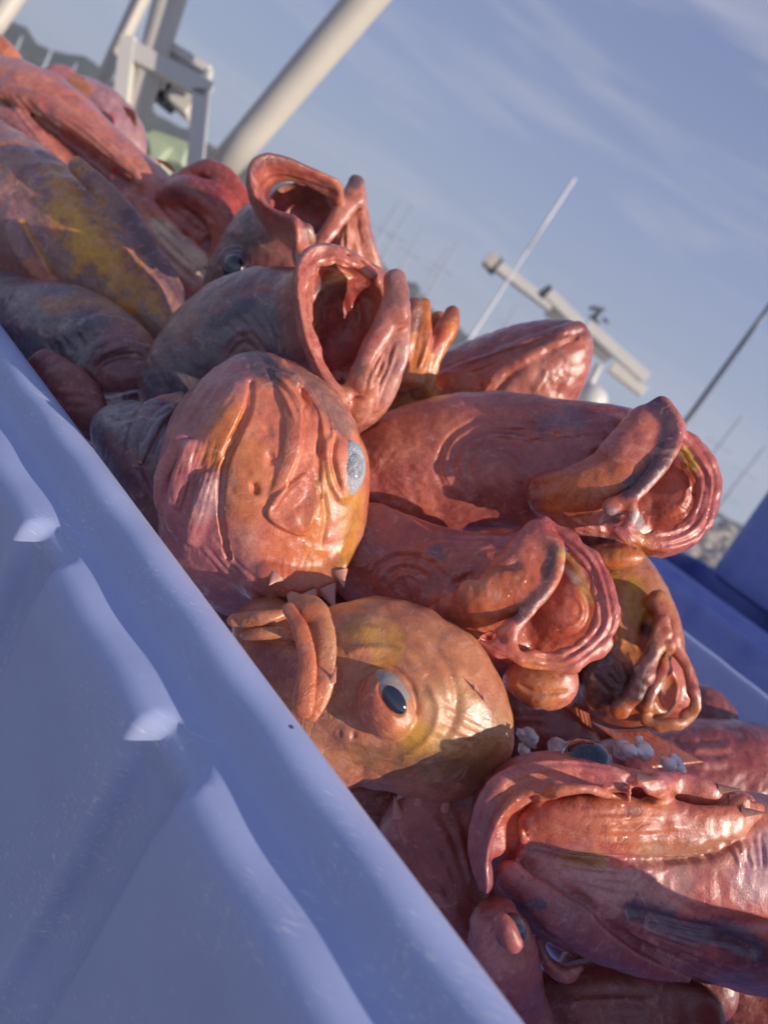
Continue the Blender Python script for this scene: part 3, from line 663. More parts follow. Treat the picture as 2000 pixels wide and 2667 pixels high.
f.lipfolds([(1290, 2330), (1245, 2250), (1243, 2170), (1268, 2080), (1330, 2020), (1430, 1998), (1560, 2008), (1680, 2028)], (-10, 8))
f.folds([(1450, 2120), (1650, 2110), (1850, 2110)], [(1450, 2190), (1650, 2200), (1850, 2180)], 6, 7, .3)
f.p([(1700, 2230), (1900, 2210)], 36, (.62, .36, .22), .7, .7, 1)
f.p([(1480, 2240), (1560, 2240)], 22, (.55, .3, .1), .8)
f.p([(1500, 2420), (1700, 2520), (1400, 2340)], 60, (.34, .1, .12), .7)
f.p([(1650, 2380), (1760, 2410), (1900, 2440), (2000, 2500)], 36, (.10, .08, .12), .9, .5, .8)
f.p([(1640, 2110), (1660, 2110)], 14, (.3, .15, .14), .6); f.p([(1350, 2360), (1410, 2355)], 16, (.05, .05, .1), .8)
f.p([(1960, 2300), (2000, 2200)], 50, (.62, .45, .485), .6)
for a, b in (((1660, 2025), (1716, 2030)), ((1870, 2055), (1932, 2056)), ((1900, 2082), (1964, 2080)), ((1930, 2115), (2004, 2118))): f.spine(a, b, 30)
# 4: dark red one under the rim with three spines
f = fish('dark red fish with three pale crown spines, between near rim and biggest head', (.34, .09, .085), 1.0, 4)
f.body([(1150, 2200, .537, 170), (1180, 2330, .531, 175), (1230, 2470, .531, 150)], .8, 6)
f.on([(1060, 2110, 40), (1130, 2085, 46), (1210, 2090, 46)], -2, .5, 5)
f.folds([(1000, 2150), (1100, 2300), (1200, 2400)], [(1200, 2080), (1230, 2200), (1250, 2350)], 9, 10, .4)
f.p([(1030, 2130), (1110, 2110), (1190, 2110)], 52, (.5, .17, .14), .8); f.p([(1180, 2060), (1250, 2080)], 30, (.28, .16, .2), .7)
for a, b in (((1092, 2095), (1099, 2036)), ((1158, 2112), (1172, 2054)), ((1040, 2128), (1026, 2072))): f.spine(a, b, 36)
# 5: small eye below
f = fish('red fish cheek with frosted sunken eye, lowest beside the near rim', (.42, .13, .12), 1.0, 5)
f.body([(1290, 2410, .452, 70), (1310, 2480, .452, 92), (1330, 2600, .463, 90), (1360, 2700, .475, 100)], .8, 5)
f.on([(1262, 2410, 20), (1268, 2480, 26), (1300, 2540, 26)], -3, .5, 4)
f.ell(1322, 2428, .420, 30, 60, 30, 25, (0, 0), 2)
f.eye(1330, 2425, .424, 44, (.55, .2, -1), .8, 34, iris=SLATE)
f.p([(1250, 2420), (1290, 2520)], 30, (.55, .25, .26), .7)
# 6: grey fish with the wide open mouth, second from the top
f = fish('grey flanked fish gaping with a pink mouth, directly above the plump closed orange head', (.30, .17, .15), 1.15, 6)
f.body([(480, 1010, .70, 120), (560, 930, .69, 150), (660, 860, .68, 155), (760, 850, .67, 150), (860, 870, .66, 150)], .8, 8)
f.body([(1020, 745, .60, 32), (1010, 830, .615, 60), (975, 930, .625, 85), (940, 1020, .635, 85), (905, 1080, .64, 60)], .8, 8)
f.body([(820, 760, .63, 70), (880, 760, .65, 80), (960, 760, .65, 70)], .7, 10)
f.body([(976, 722, 0.634, 13), (925, 690, 0.627, 16), (870, 674, 0.622, 19), (825, 680, 0.617, 21), (795, 718, 0.612, 22), (788, 780, 0.609, 23), (798, 850, 0.607, 23), (816, 920, 0.605, 22), (848, 985, 0.604, 20), (892, 1042, 0.604, 18), (893, 1060, 0.604, 14)], 5, 2)
f.ell(906, 825, .610, 98, 150, 155, -27, (8, 10), 3, '-')
f.body([(976, 722, .607, 10), (925, 690, .600, 13), (870, 674, .595, 16), (825, 680, .590, 18), (795, 718, .585, 19), (788, 780, .582, 20), (798, 850, .580, 20), (816, 920, .578, 19), (848, 985, .577, 17), (892, 1042, .577, 15), (893, 1060, .577, 11)], .55, 2, wav=.12)
f.lipfolds([(976, 722), (870, 674), (795, 718), (790, 800), (816, 920), (892, 1050)])
f.body([(1032, 728, .592, 27), (1030, 775, .592, 34), (1000, 850, .592, 32), (962, 920, .590, 28), (925, 990, .588, 22), (905, 1030, .586, 14)], .7, 3)
f.on([(1040, 800, 18), (1045, 880, 26), (1025, 960, 28), (985, 1050, 24)], 0, .5, 3)
f.on([(950, 990, 34), (940, 1060, 34), (925, 1095, 20)], 4, .5, 3)
f.on([(870, 960, 10), (885, 985, 9)], 3, 1, 2)
f.folds([(1045, 900), (1010, 1000), (980, 1090)], [(1000, 880), (960, 980), (930, 1070)], 7, 5, .7)
f.folds([(820, 760), (900, 900)], [(960, 740), (960, 880)], 6, 8, .8)
f.folds([(560, 830), (650, 900), (700, 960)], [(680, 760), (720, 850), (740, 940)], 8, 7, .6)
f.w([(570, 920), (610, 870), (660, 860), (690, 900), (680, 950)], 9, 1.1); f.w([(590, 940), (630, 895), (665, 910)], 7, -1)
f.p([(480, 900), (640, 790), (740, 740)], 30, (.5, .2, .12), .75)
f.p([(450, 1000), (560, 900), (700, 830), (720, 900)], 80, (.15, .155, .21), .8, .6, .9)
f.p([(620, 930), (650, 900)], 44, (.30, .17, .18), .8)
f.p([(490, 1080), (540, 1000)], 34, (.12, .09, .11), .7); f.p([(560, 840), (640, 800)], 18, (.06, .06, .10), .8, .5, 1)
for q in ([(976, 728), (870, 678), (800, 710), (792, 800), (820, 920), (892, 1050)],): f.p(q, 36, (.60, .19, .13), .9, .35, .2)
f.p([(750, 760), (770, 900), (850, 1030)], 28, (.45, .16, .15), .7)
f.p([(1030, 740), (1020, 900), (950, 1060)], 66, (.62, .24, .17), .85, .4)
f.p([(1030, 730), (1050, 770)], 26, (.28, .14, .13), .7); f.p([(1050, 900), (1010, 1030)], 26, (.68, .38, .33), .8)
f.p([(890, 830), (910, 760), (880, 920), (930, 880)], 52, (.42, .085, .075), .9)
f.p([(860, 745), (880, 760)], 34, (.16, .09, .07), .8, .5, 1); f.p([(860, 728), (900, 722)], 14, (.55, .27, .08), .8)
f.p([(945, 960), (900, 1020)], 16, (.62, .25, .12), .8)
# 7: topmost open mouth
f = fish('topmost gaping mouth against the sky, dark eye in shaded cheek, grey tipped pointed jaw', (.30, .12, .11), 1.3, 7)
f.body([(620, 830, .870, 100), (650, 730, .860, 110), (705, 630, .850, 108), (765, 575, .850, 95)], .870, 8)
f.ell(790, 560, .80, 100, 80, 60, -20, (0, 0), 8)
f.body([(740, 640, .830, 110), (820, 660, .830, 110), (900, 690, .840, 80)], .7, 8)
f.body([(928, 480, .790, 24), (915, 540, .800, 45), (900, 620, .810, 72), (915, 680, .820, 70)], .7, 6)
f.body([(880, 502, 0.741, 15), (810, 476, 0.734, 17), (735, 453, 0.726, 19), (693, 456, 0.721, 20), (670, 490, 0.716, 21), (676, 535, 0.712, 20), (706, 575, 0.710, 20), (750, 603, 0.708, 22), (785, 630, 0.707, 28), (790, 680, 0.709, 26)], 5, 2)
f.ell(778, 525, .770, 92, 68, 110, -22, (4, -10), 3, '-')
f.body([(880, 502, .785, 9), (810, 476, .778, 11), (735, 453, .770, 13), (693, 456, .765, 14), (670, 490, .760, 14), (676, 535, .756, 14), (706, 575, .754, 14), (750, 603, .752, 15), (785, 630, .751, 20), (790, 680, .753, 19)], .5, 1.6, wav=.14)
f.lipfolds([(880, 502), (735, 453), (672, 490), (676, 535), (706, 575), (785, 630)], (-6, 5))
f.body([(925, 474, .770, 20), (915, 520, .769, 26), (880, 570, .767, 24), (845, 620, .764, 20), (828, 655, .762, 12)], .7, 3)
f.on([(938, 520, 12), (945, 590, 16), (965, 660, 20), (978, 700, 18)], 0, .5, 2.5)
f.on([(905, 590, 16), (890, 650, 20), (880, 700, 20)], 2, .5, 2.5)
f.on([(800, 595, 13), (810, 625, 11)], 6, 1, 1.5)
f.folds([(930, 540), (940, 620), (960, 690)], [(880, 590), (860, 660), (850, 700)], 8, 5, .870)
f.ell(612, 690, .770, 48, 52, 34, 0, (0, 0), 4)
f.cut([(570, 690, 4), (590, 650, 6), (630, 645, 6), (655, 680, 6), (650, 720, 5)], 0, 1, 2)
f.eye(610, 695, .753, 33, (-.3, .1, -1), .7, 62)
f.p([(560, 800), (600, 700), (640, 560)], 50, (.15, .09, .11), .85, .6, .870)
f.p([(880, 502), (735, 457), (675, 500), (708, 575), (785, 632), (788, 690)], 32, (.60, .20, .15), .9, .35, .2)
f.p([(925, 520), (900, 620), (940, 690), (860, 680)], 64, (.64, .25, .17), .85, .4)
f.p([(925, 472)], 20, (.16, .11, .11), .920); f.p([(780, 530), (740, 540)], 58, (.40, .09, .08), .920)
f.p([(800, 510), (850, 520)], 30, (.2, .12, .09), .8, .5, 1); f.p([(760, 470), (730, 485)], 14, (.5, .28, .1), .7); f.p([(805, 610)], 16, (.5, .42, .33), .870)
# 8: narrow jaws just right of the grey fish
f = fish('narrow ribbed orange jaws between the grey flanked gaping fish and the closed snout', OR, 1.4, 8)
f.body([(1040, 980, .74, 70), (1080, 1060, .74, 80), (1120, 1100, .75, 70)], .8, 5)
f.body([(1078, 800, .70, 28), (1062, 880, .70, 34), (1048, 980, .705, 44)], .8, 1.5)
f.body([(1108, 790, .70, 15), (1105, 880, .70, 19), (1085, 990, .70, 24)], .8, 1.2)
f.body([(1178, 815, .71, 22), (1160, 860, .71, 30), (1120, 940, .71, 30), (1100, 1010, .715, 30)], .8, 1.5)
f.body([(1140, 835, .73, 24), (1130, 900, .73, 30)], .8, 1)
f.folds([(1080, 830), (1060, 1000)], [(1170, 860), (1090, 1010)], 6, 5, .5)
f.p([(1078, 790), (1068, 850)], 26, (.2, .1, .08), .8); f.p([(1185, 810)], 22, (.4, .16, .1), .8)
f.p([(1120, 1000), (1080, 1040)], 50, (.60, .26, .08), .7); f.p([(1140, 840), (1135, 900)], 20, (.5, .1, .07), .8)
# 9: closed snout
f = fish('closed pink snout pointing up right against the sky, long creases along its jaws', (.52, .17, .11), 1.25, 9)
f.body([(1490, 888, .74, 50), (1435, 935, .75, 104), (1345, 1000, .77, 148), (1215, 1065, .79, 165), (1060, 1130, .80, 165), (960, 1200, .80, 150)], .75, 8)
f.on([(1505, 860, 24), (1400, 900, 26), (1280, 940, 24), (1160, 985, 20)], -2, .5, 3)
f.on([(1500, 900, 30), (1420, 950, 50), (1330, 1010, 60), (1270, 1070, 50)], -6, .5, 4)
f.on([(1470, 875, 18), (1400, 920, 20), (1310, 970, 20), (1240, 1030, 18)], 1, .5, 1.5)
f.cut([(1515, 865, 3), (1420, 885, 5), (1300, 925, 6), (1180, 960, 5)], 0, 1, 2); f.cut([(1500, 880, 3), (1430, 915, 5), (1340, 970, 6), (1260, 1050, 6)], 0, 1, 2)
f.folds([(1420, 865), (1250, 925), (1080, 990)], [(1400, 900), (1260, 960), (1120, 1020)], 7, 5, .6)
f.folds([(1340, 980), (1240, 1080)], [(1240, 970), (1180, 1080)], 7, 6, .6)
f.folds([(1400, 960), (1350, 1050)], [(1500, 960), (1460, 1050)], 6, 7, .5)
f.p([(1500, 840), (1300, 890), (1100, 980)], 34, (.34, .12, .12), .8); f.p([(1430, 970), (1350, 1040)], 60, (.60, .28, .22), .7, .8, 1)
f.p([(1100, 1080), (1000, 1120)], 90, (.60, .18, .07), .6, .8); f.p([(1510, 840), (1535, 870)], 18, (.25, .09, .09), .7)
f.p([(1380, 1030), (1340, 1050)], 14, (.25, .2, .22), .6, .5, 1)
# 10: long head with the big cup mouth at right
def cup(f, D, ring, wr, cav, seedc=None):
    pts = [(x, y, D+dd, r) for (x, y, dd, r) in ring]; f.body(pts, .75, 2); return f
f = fish('long head pointing right with purple lip and round cup mouth, below the closed snout', (.52, .155, .115), 1.0, 10)
f.body([(1000, 1250, .66, 150), (1120, 1220, .66, 180), (1280, 1200, .655, 182), (1430, 1210, .645, 175), (1560, 1200, .635, 152), (1660, 1180, .63, 112), (1690, 1140, .63, 80)], .62, 8)
f.body([(1500, 1330, .62, 90), (1620, 1370, .62, 62)], .8, 8)
f.ell(1745, 1285, .64, 118, 160, 120, -12, (0, 0), 6)
f.body([(1600, 1300, .63, 80), (1700, 1330, .63, 110)], .6, 8)
f.ell(1732, 1285, .566, 122, 136, 108, -12, (10, 0), 3.5, '-')
f.body([(1680, 1115, .588, 58), (1650, 1180, .586, 82), (1590, 1240, .584, 74), (1530, 1270, .590, 60), (1430, 1290, .605, 60)], .55, 6)
f.body([(1765, 1118, .586, 18), (1796, 1160, .590, 28), (1832, 1215, .590, 34), (1845, 1265, .588, 36), (1830, 1318, .583, 31), (1818, 1360, .578, 34), (1774, 1396, .572, 31), (1712, 1408, .567, 27), (1650, 1400, .563, 18), (1600, 1385, .563, 13)], .38, 3, wav=.09)
f.lipfolds([(1765, 1118), (1832, 1215), (1845, 1265), (1818, 1360), (1774, 1396), (1700, 1410)], (-16, -4, 9, 17), -.6, 5)
f.body([(1722, 1062, .590, 32), (1748, 1110, .582, 30), (1745, 1160, .576, 26), (1722, 1205, .570, 24), (1685, 1255, .566, 22), (1640, 1295, .563, 20), (1590, 1320, .562, 22)], .5, 4)
f.body([(1635, 1300, .562, 16), (1648, 1340, .562, 15), (1630, 1372, .563, 12)], .8, 2)
f.ell(1603, 1448, .60, 78, 36, 50, 0, (0, 0), 4)
f.on([(1420, 1290, 40), (1520, 1270, 62), (1600, 1250, 56)], -3, .4, 5)
f.cut([(1385, 1265, 6), (1450, 1255, 8), (1500, 1215, 8), (1570, 1190, 6)], 0, 1, 3)
f.cut([(1580, 1360, 14), (1600, 1345, 16), (1625, 1345, 10)], 0, 1, 2)
f.cut([(1340, 1120, 4), (1420, 1110, 10), (1450, 1140, 6)], 0, 1, 3)
for k_ in range(6):
    r = 46+k_*17; f.w([(1300+r*math.cos(a)*1.25, 1215-r*math.sin(a)) for a in np.radians([20, 60, 100, 140, 180, 215])], 5.5, (-.85 if k_ % 2 else .75))
f.folds([(1200, 1100), (1400, 1100), (1640, 1080)], [(1240, 1135), (1420, 1150), (1660, 1120)], 7, 5, .55)
f.folds([(1500, 1080), (1600, 1070), (1700, 1100)], [(1500, 1170), (1600, 1170), (1690, 1170)], 6, 8, .4)
f.folds([(1480, 1370), (1560, 1400), (1640, 1400)], [(1460, 1330), (1540, 1370), (1600, 1380)], 7, 5, .6)
for k_ in range(4):
    r = 40+k_*20; f.w([(1745+r*math.cos(a), 1280+r*1.1*math.sin(a)) for a in np.radians([-70, -30, 10, 50, 90])], 5, (-.6 if k_ % 2 else .5))
f.p([(1640, 1060), (1700, 1055)], 32, (.36, .12, .15), .7); f.p([(1240, 1150), (1400, 1200), (1560, 1130)], 60, (.40, .13, .15), .75, .8, .8)
f.p([(1420, 1100), (1500, 1090)], 24, (.20, .14, .2), .7, .5, 1); f.p([(1000, 1150), (1150, 1110)], 60, (.58, .2, .1), .6)
f.p([(1520, 1280), (1600, 1240), (1440, 1290)], 52, (.62, .19, .07), .85); f.p([(1200, 1320), (1350, 1300)], 50, (.28, .075, .08), .7)
f.p([(1765, 1120), (1845, 1220), (1830, 1350), (1715, 1412), (1610, 1390)], 34, (.56, .15, .13), .9, .3, .1)
f.p([(1760, 1290), (1700, 1330), (1720, 1240)], 70, (.60, .16, .085), .85); f.p([(1785, 1180), (1800, 1210)], 16, (.66, .42, .06), .9)
f.p([(1600, 1450), (1660, 1440)], 44, (.62, .22, .07), .85); f.p([(1480, 1400), (1600, 1410)], 16, (.1, .04, .05), .8); f.p([(1590, 1345)], 22, (.3, .26, .3), .8)
f.p([(1668, 1362), (1655, 1345)], 16, (.75, .7, .68), .9, .4, 1.2)
f.p([(1705, 1055), (1742, 1100), (1735, 1160), (1705, 1215), (1640, 1275)], 25, (.085, .045, .065), .92, .4, .5)
# 11: second cup mouth below
f = fish('shorter head with round cup mouth and eye bulging underneath, below the purple lipped one', (.55, .16, .10), .95, 11)
f.body([(960, 1440, .60, 130), (1060, 1500, .60, 150), (1180, 1540, .59, 160), (1290, 1540, .58, 150), (1370, 1480, .575, 100)], .62, 8)
f.body([(1180, 1620, .56, 70), (1300, 1680, .56, 66)], .8, 8)
f.ell(1475, 1590, .575, 128, 150, 110, -20, (0, 0), 6)
f.body([(1300, 1640, .57, 70), (1400, 1660, .57, 100)], .6, 8)
f.ell(1464, 1588, .501, 121, 134, 100, -20, (10, 0), 3.5, '-')
f.body([(1380, 1430, .538, 52), (1350, 1500, .532, 78), (1300, 1570, .528, 76), (1230, 1600, .535, 60), (1150, 1620, .545, 50)], .55, 6)
f.body([(1425, 1360, .545, 14), (1484, 1408, .540, 21), (1538, 1461, .535, 26), (1570, 1520, .530, 31), (1575, 1590, .525, 33), (1565, 1648, .520, 36), (1524, 1700, .514, 36), (1466, 1722, .509, 32), (1390, 1720, .506, 23), (1320, 1700, .505, 16), (1260, 1677, .507, 13)], .38, 3, wav=.09)
f.lipfolds([(1425, 1360), (1538, 1461), (1575, 1590), (1560, 1650), (1466, 1722), (1360, 1712)], (-16, -4, 9, 17), -.6, 5)
f.body([(1400, 1385, .54, 30), (1440, 1420, .532, 27), (1445, 1475, .525, 24), (1425, 1525, .519, 22), (1385, 1575, .513, 22), (1345, 1625, .509, 20), (1300, 1655, .507, 22)], .5, 4)
f.body([(1330, 1630, .508, 18), (1330, 1680, .507, 18), (1300, 1700, .508, 14)], .8, 2)
f.body([(1450, 1430, .560, 9), (1500, 1480, .556, 11), (1535, 1560, .552, 9)], .8, 1.5)
f.ell(1404, 1764, .535, 96, 56, 60, 8, (0, 0), 9)
f.ell(1424, 1792, .532, 80, 56, 50, 8, (0, 0), 6)
f.w([(1345, 1780), (1400, 1806), (1480, 1800)], 7, -1.3)
f.on([(1180, 1580, 40), (1260, 1560, 66), (1340, 1540, 60)], -3, .4, 4)
f.cut([(1165, 1565, 5), (1190, 1520, 8), (1260, 1490, 8), (1340, 1475, 6)], 0, 1, 3)
f.cut([(1265, 1660, 8), (1285, 1655, 11), (1305, 1665, 8)], 0, 1, 2)
f.cut([(1115, 1440, 5), (1140, 1437, 8), (1165, 1440, 5)], 0, 1, 2)
for k_ in range(5):
    r = 34+k_*16; f.w([(1060+r*math.cos(a)*1.2, 1530-r*math.sin(a)) for a in np.radians([20, 60, 100, 140, 180])], 5.5, (-.7 if k_ % 2 else .6))
f.folds([(1040, 1420), (1180, 1400), (1400, 1400)], [(1060, 1470), (1200, 1460), (1400, 1430)], 7, 6, .45)
f.folds([(1180, 1650), (1300, 1710), (1400, 1740)], [(1220, 1620), (1300, 1670), (1340, 1700)], 6, 5, .6)
f.folds([(1100, 1640), (1180, 1700)], [(1240, 1640), (1260, 1700)], 8, 5, .5)
f.folds([(1130, 1500), (1150, 1620)], [(1400, 1420), (1360, 1560)], 6, 8, .3)
for k_ in range(4):
    r = 40+k_*20; f.w([(1475+r*math.cos(a), 1590+r*1.1*math.sin(a)) for a in np.radians([-70, -30, 10, 50, 90, 120])], 5, (-.5 if k_ % 2 else .5))
f.p([(1400, 1370), (1330, 1400)], 40, (.58, .19, .12), .7)
f.p([(1290, 1560), (1230, 1600), (1340, 1530)], 60, (.64, .19, .07), .85); f.p([(1000, 1480), (1100, 1540), (1180, 1620)], 60, (.38, .10, .09), .7)
f.p([(1140, 1438)], 22, (.16, .1, .14), .8); f.p([(1180, 1400), (1340, 1395)], 34, (.48, .15, .15), .7)
f.p([(1425, 1362), (1540, 1460), (1580, 1590), (1530, 1705), (1390, 1722), (1270, 1680)], 34, (.56, .14, .12), .9, .3, .1)
f.p([(1470, 1600), (1400, 1650), (1420, 1560)], 72, (.62, .16, .09), .85); f.p([(1450, 1430), (1500, 1480), (1535, 1560)], 14, (.62, .36, .14), .8); f.p([(1470, 1480), (1500, 1510)], 10, (.75, .62, .5), .8)
f.p([(1400, 1790)], 72, (.62, .23, .09), .8); f.p([(1200, 1690), (1150, 1660)], 26, (.25, .06, .06), .8)
f.eye(1417, 1812, .531, 44, (.05, -.5, -1), .8, 44, iris=SLATE)
f.p([(1440, 1430), (1430, 1500), (1385, 1570), (1345, 1610)], 17, (.12, .055, .06), .85, .5, .8)
# 12: yellow cheeked fish at the right of the heap
f = fish('fish with yellow streaked cheek and black blotched snout, nearest the far rim', (.58, .24, .10), 1.25, 12)
f.body([(1560, 1470, .72, 90), (1590, 1560, .71, 140), (1620, 1660, .70, 150), (1630, 1740, .69, 150)], .75, 8)
f.body([(1600, 1780, .66, 90), (1680, 1800, .66, 80)], .8, 8)
f.ell(1745, 1800, .68, 66, 92, 60, -20, (0, 0), 4)
f.ell(1760, 1800, .635, 42, 66, 60, -20, (0, 0), 2, '-')
f.body([(1715, 1570, .66, 36), (1735, 1620, .655, 34), (1745, 1660, .65, 26)], .5, 4)
f.body([(1730, 1620, .64, 22), (1700, 1700, .635, 28), (1660, 1780, .63, 28), (1620, 1850, .63, 26)], .4, 2.5, wav=.12)
f.body([(1750, 1670, .65, 15), (1792, 1750, .645, 16), (1806, 1820, .64, 17), (1795, 1870, .64, 18), (1740, 1888, .64, 16), (1680, 1880, .64, 14)], .45, 2, wav=.12)
f.on([(1740, 1680, 14), (1715, 1760, 20), (1680, 1840, 18)], 0, .6, 1.2)
f.on([(1560, 1580, 30), (1580, 1680, 44), (1560, 1760, 40)], -4, .5, 4); f.cut([(1690, 1600, 8), (1680, 1650, 12), (1670, 1690, 8)], 0, 1, 3)
f.folds([(1620, 1520), (1660, 1600), (1650, 1680)], [(1540, 1560), (1600, 1640), (1600, 1720)], 7, 8, .7)
f.folds([(1540, 1760), (1600, 1820)], [(1640, 1700), (1660, 1760)], 8, 6, .8)
f.p([(1650, 1530), (1665, 1610)], 28, (.60, .36, .05), .85); f.p([(1590, 1500)], 24, (.6, .34, .05), .7)
f.p([(1560, 1740), (1610, 1790), (1660, 1770)], 60, (.08, .04, .05), .9, .6, .9); f.p([(1680, 1640)], 18, (.05, .03, .04), .9)
f.p([(1760, 1820), (1740, 1760)], 52, (.50, .12, .07), .85); f.p([(1600, 1870), (1660, 1860)], 26, (.64, .16, .04), .8); f.p([(1730, 1780)], 18, (.6, .3, .1), .6)
f.p([(1720, 1580), (1740, 1640), (1800, 1800)], 22, (.58, .17, .11), .7); f.p([(1700, 1680), (1650, 1800)], 14, (.14, .06, .06), .8)
# 13: long back at the right edge
f = fish('dull red fish back with orange fins, at right edge behind the biggest head', (.40, .11, .10), 1.6, 13)
f.body([(1500, 2080, .78, 110), (1700, 2060, .80, 160), (1900, 2060, .82, 185), (2100, 2120, .83, 190), (2250, 2180, .84, 190)], .8, 6)
f.folds([(1750, 1930), (1950, 1920)], [(1750, 2000), (1950, 2020)], 5, 12, .9)
f.p([(1850, 1960), (2000, 2000)], 60, (.48, .14, .12), .6)
f.fin([(1540, 1880, .70), (1600, 1900, .70), (1680, 1900, .70)], [(1700, 2000, .66), (1780, 1990, .67), (1830, 1985, .68)], 8)
f.fin([(1480, 1840, .68), (1500, 1830, .68), (1530, 1850, .68)], [(1500, 1945, .66), (1530, 1940, .66), (1545, 1930, .66)], 5)
# 14: dark fish by the rim, left
f = fish('dark slate fish with folded jaw, against near rim below the yellow blotched fish', (.16, .12, .14), 1.2, 14)
f.body([(-60, 800, .85, 120), (60, 850, .80, 125), (170, 880, .76, 140), (270, 930, .74, 130), (330, 960, .73, 100)], .75, 8)
f.on([(200, 880, 30), (280, 860, 40), (350, 880, 36), (400, 950, 24)], -6, .5, 4)
f.on([(210, 1010, 20), (225, 950, 26), (270, 910, 30), (340, 900, 28), (400, 930, 20)], 2, .5, 2)
f.on([(260, 1000, 40), (310, 970, 56), (370, 970, 46)], -2, .5, 3)
f.cut([(205, 1020, 5), (228, 960, 8), (262, 905, 8), (320, 880, 7), (380, 890, 5)], 0, 1, 2)
f.cut([(230, 1010, 4), (260, 950, 6), (310, 925, 6), (370, 930, 5)], 0, 1, 2)
f.folds([(90, 900), (150, 980)], [(240, 850), (260, 900)], 9, 7, .8); f.folds([(220, 880), (330, 840)], [(280, 960), (400, 930)], 6, 5, .7)
f.cut([(152, 897, 4), (158, 900, 6)], 0, 1, 2)
f.p([(40, 800), (120, 860), (200, 900)], 70, (.22, .19, .21), .7, .8, 1); f.p([(120, 790), (260, 790), (340, 850), (400, 900)], 20, (.50, .22, .08), .7, .7, 1)
f.p([(290, 880), (330, 860)], 28, (.36, .17, .18), .8); f.p([(300, 980), (380, 960)], 60, (.25, .07, .08), .8); f.p([(160, 900), (230, 840)], 20, (.05, .05, .08), .7, .5, 1)

# 15: second dark fish below it
f = fish('small dark snout with two nostrils, tucked between near rim and plump orange head', (.17, .12, .13), 1.0, 15)
f.body([(290, 1110, .63, 50), (340, 1140, .63, 100), (400, 1200, .62, 130), (440, 1290, .60, 130), (480, 1400, .59, 120)], .75, 8)
f.on([(470, 1040, 20), (400, 1070, 30), (360, 1130, 26), (345, 1180, 14)], -2, .6, 3)
f.on([(490, 1050, 14), (430, 1080, 18), (385, 1140, 18), (365, 1200, 12)], 3, .5, 1.2)
f.cut([(480, 1052, 4), (410, 1085, 5), (370, 1150, 5)], 0, 1, 1.5); f.cut([(490, 1075, 4), (430, 1105, 5), (395, 1180, 5)], 0, 1, 1.5)
for q in ((281+5, 1088, 8), (305, 1095, 7)): f.cut([(q[0]-4, q[1], q[2]*.6), (q[0]+4, q[1]-2, q[2]*.7)], 0, 1, 1.2)
f.folds([(280, 1060), (380, 1030), (470, 1040)], [(300, 1120), (350, 1100), (400, 1100)], 6, 5, .5); f.folds([(350, 1220), (400, 1320)], [(460, 1160), (470, 1300)], 7, 9, .7)
f.p([(270, 1090), (330, 1100), (400, 1060)], 36, (.30, .27, .30), .75, .7, 1); f.p([(400, 1250), (440, 1350)], 60, (.2, .06, .07), .8); f.p([(360, 1025), (480, 1038)], 9, (.55, .25, .16), .8)
f.p([(290, 1150), (330, 1200)], 24, (.3, .14, .14), .7); f.p([(390, 1170), (410, 1130)], 20, (.32, .28, .32), .6, .5, 1)
# 16: yellow blotched big fish, left edge
f = fish('big mottled brown fish with bright yellow blotched flank, at left edge of the heap', (.34, .19, .16), 1.4, 16)
f.body([(-150, 470, .91, 215), (10, 550, .88, 198), (130, 620, .85, 172), (260, 700, .83, 142), (370, 790, .82, 105), (450, 860, .81, 66)], .6, 8)
f.on([(120, 520, 20), (200, 600, 40), (300, 680, 40), (400, 760, 24)], -4, .4, 6)
f.on([(200, 430, 22), (300, 530, 30), (400, 660, 26), (480, 780, 14)], 0, .5, 3)
f.on([(40, 600, 26), (70, 660, 34), (115, 720, 22), (140, 735, 8)], 2, .4, 2); f.cut([(60, 580, 5), (90, 640, 7), (130, 715, 5)], 0, 1, 2)
f.folds([(380, 600), (460, 740), (500, 800)], [(340, 660), (400, 760), (450, 830)], 9, 6, 1.0); f.folds([(60, 350), (180, 480)], [(0, 420), (120, 560)], 8, 12, 1.0)
f.p([(100, 420), (240, 520), (340, 640), (470, 800)], 70, (.36, .19, .18), .7, .8, 1); f.p([(150, 480), (185, 560), (240, 640), (310, 700), (350, 770)], 62, (.68, .32, .06), .9, .35, 1.6)
f.p([(230, 800), (330, 820)], 44, (.64, .27, .05), .85, .5, 1.5); f.p([(20, 500), (60, 600)], 60, (.33, .17, .2), .6, .8, 1); f.p([(0, 400), (60, 460)], 50, (.45, .22, .12), .6, .8, 1)
f.p([(330, 560), (420, 700), (510, 810)], 20, (.14, .08, .10), .8, .5, .8); f.p([(90, 690), (130, 730)], 26, (.62, .2, .09), .8); f.p([(0, 700), (60, 740)], 40, (.5, .2, .18), .7); f.p([(220, 620), (290, 680), (160, 540)], 26, (.72, .40, .06), .85, .6, 1.3)
f.p([(60, 580), (130, 700)], 9, (.68, .36, .06), .6)
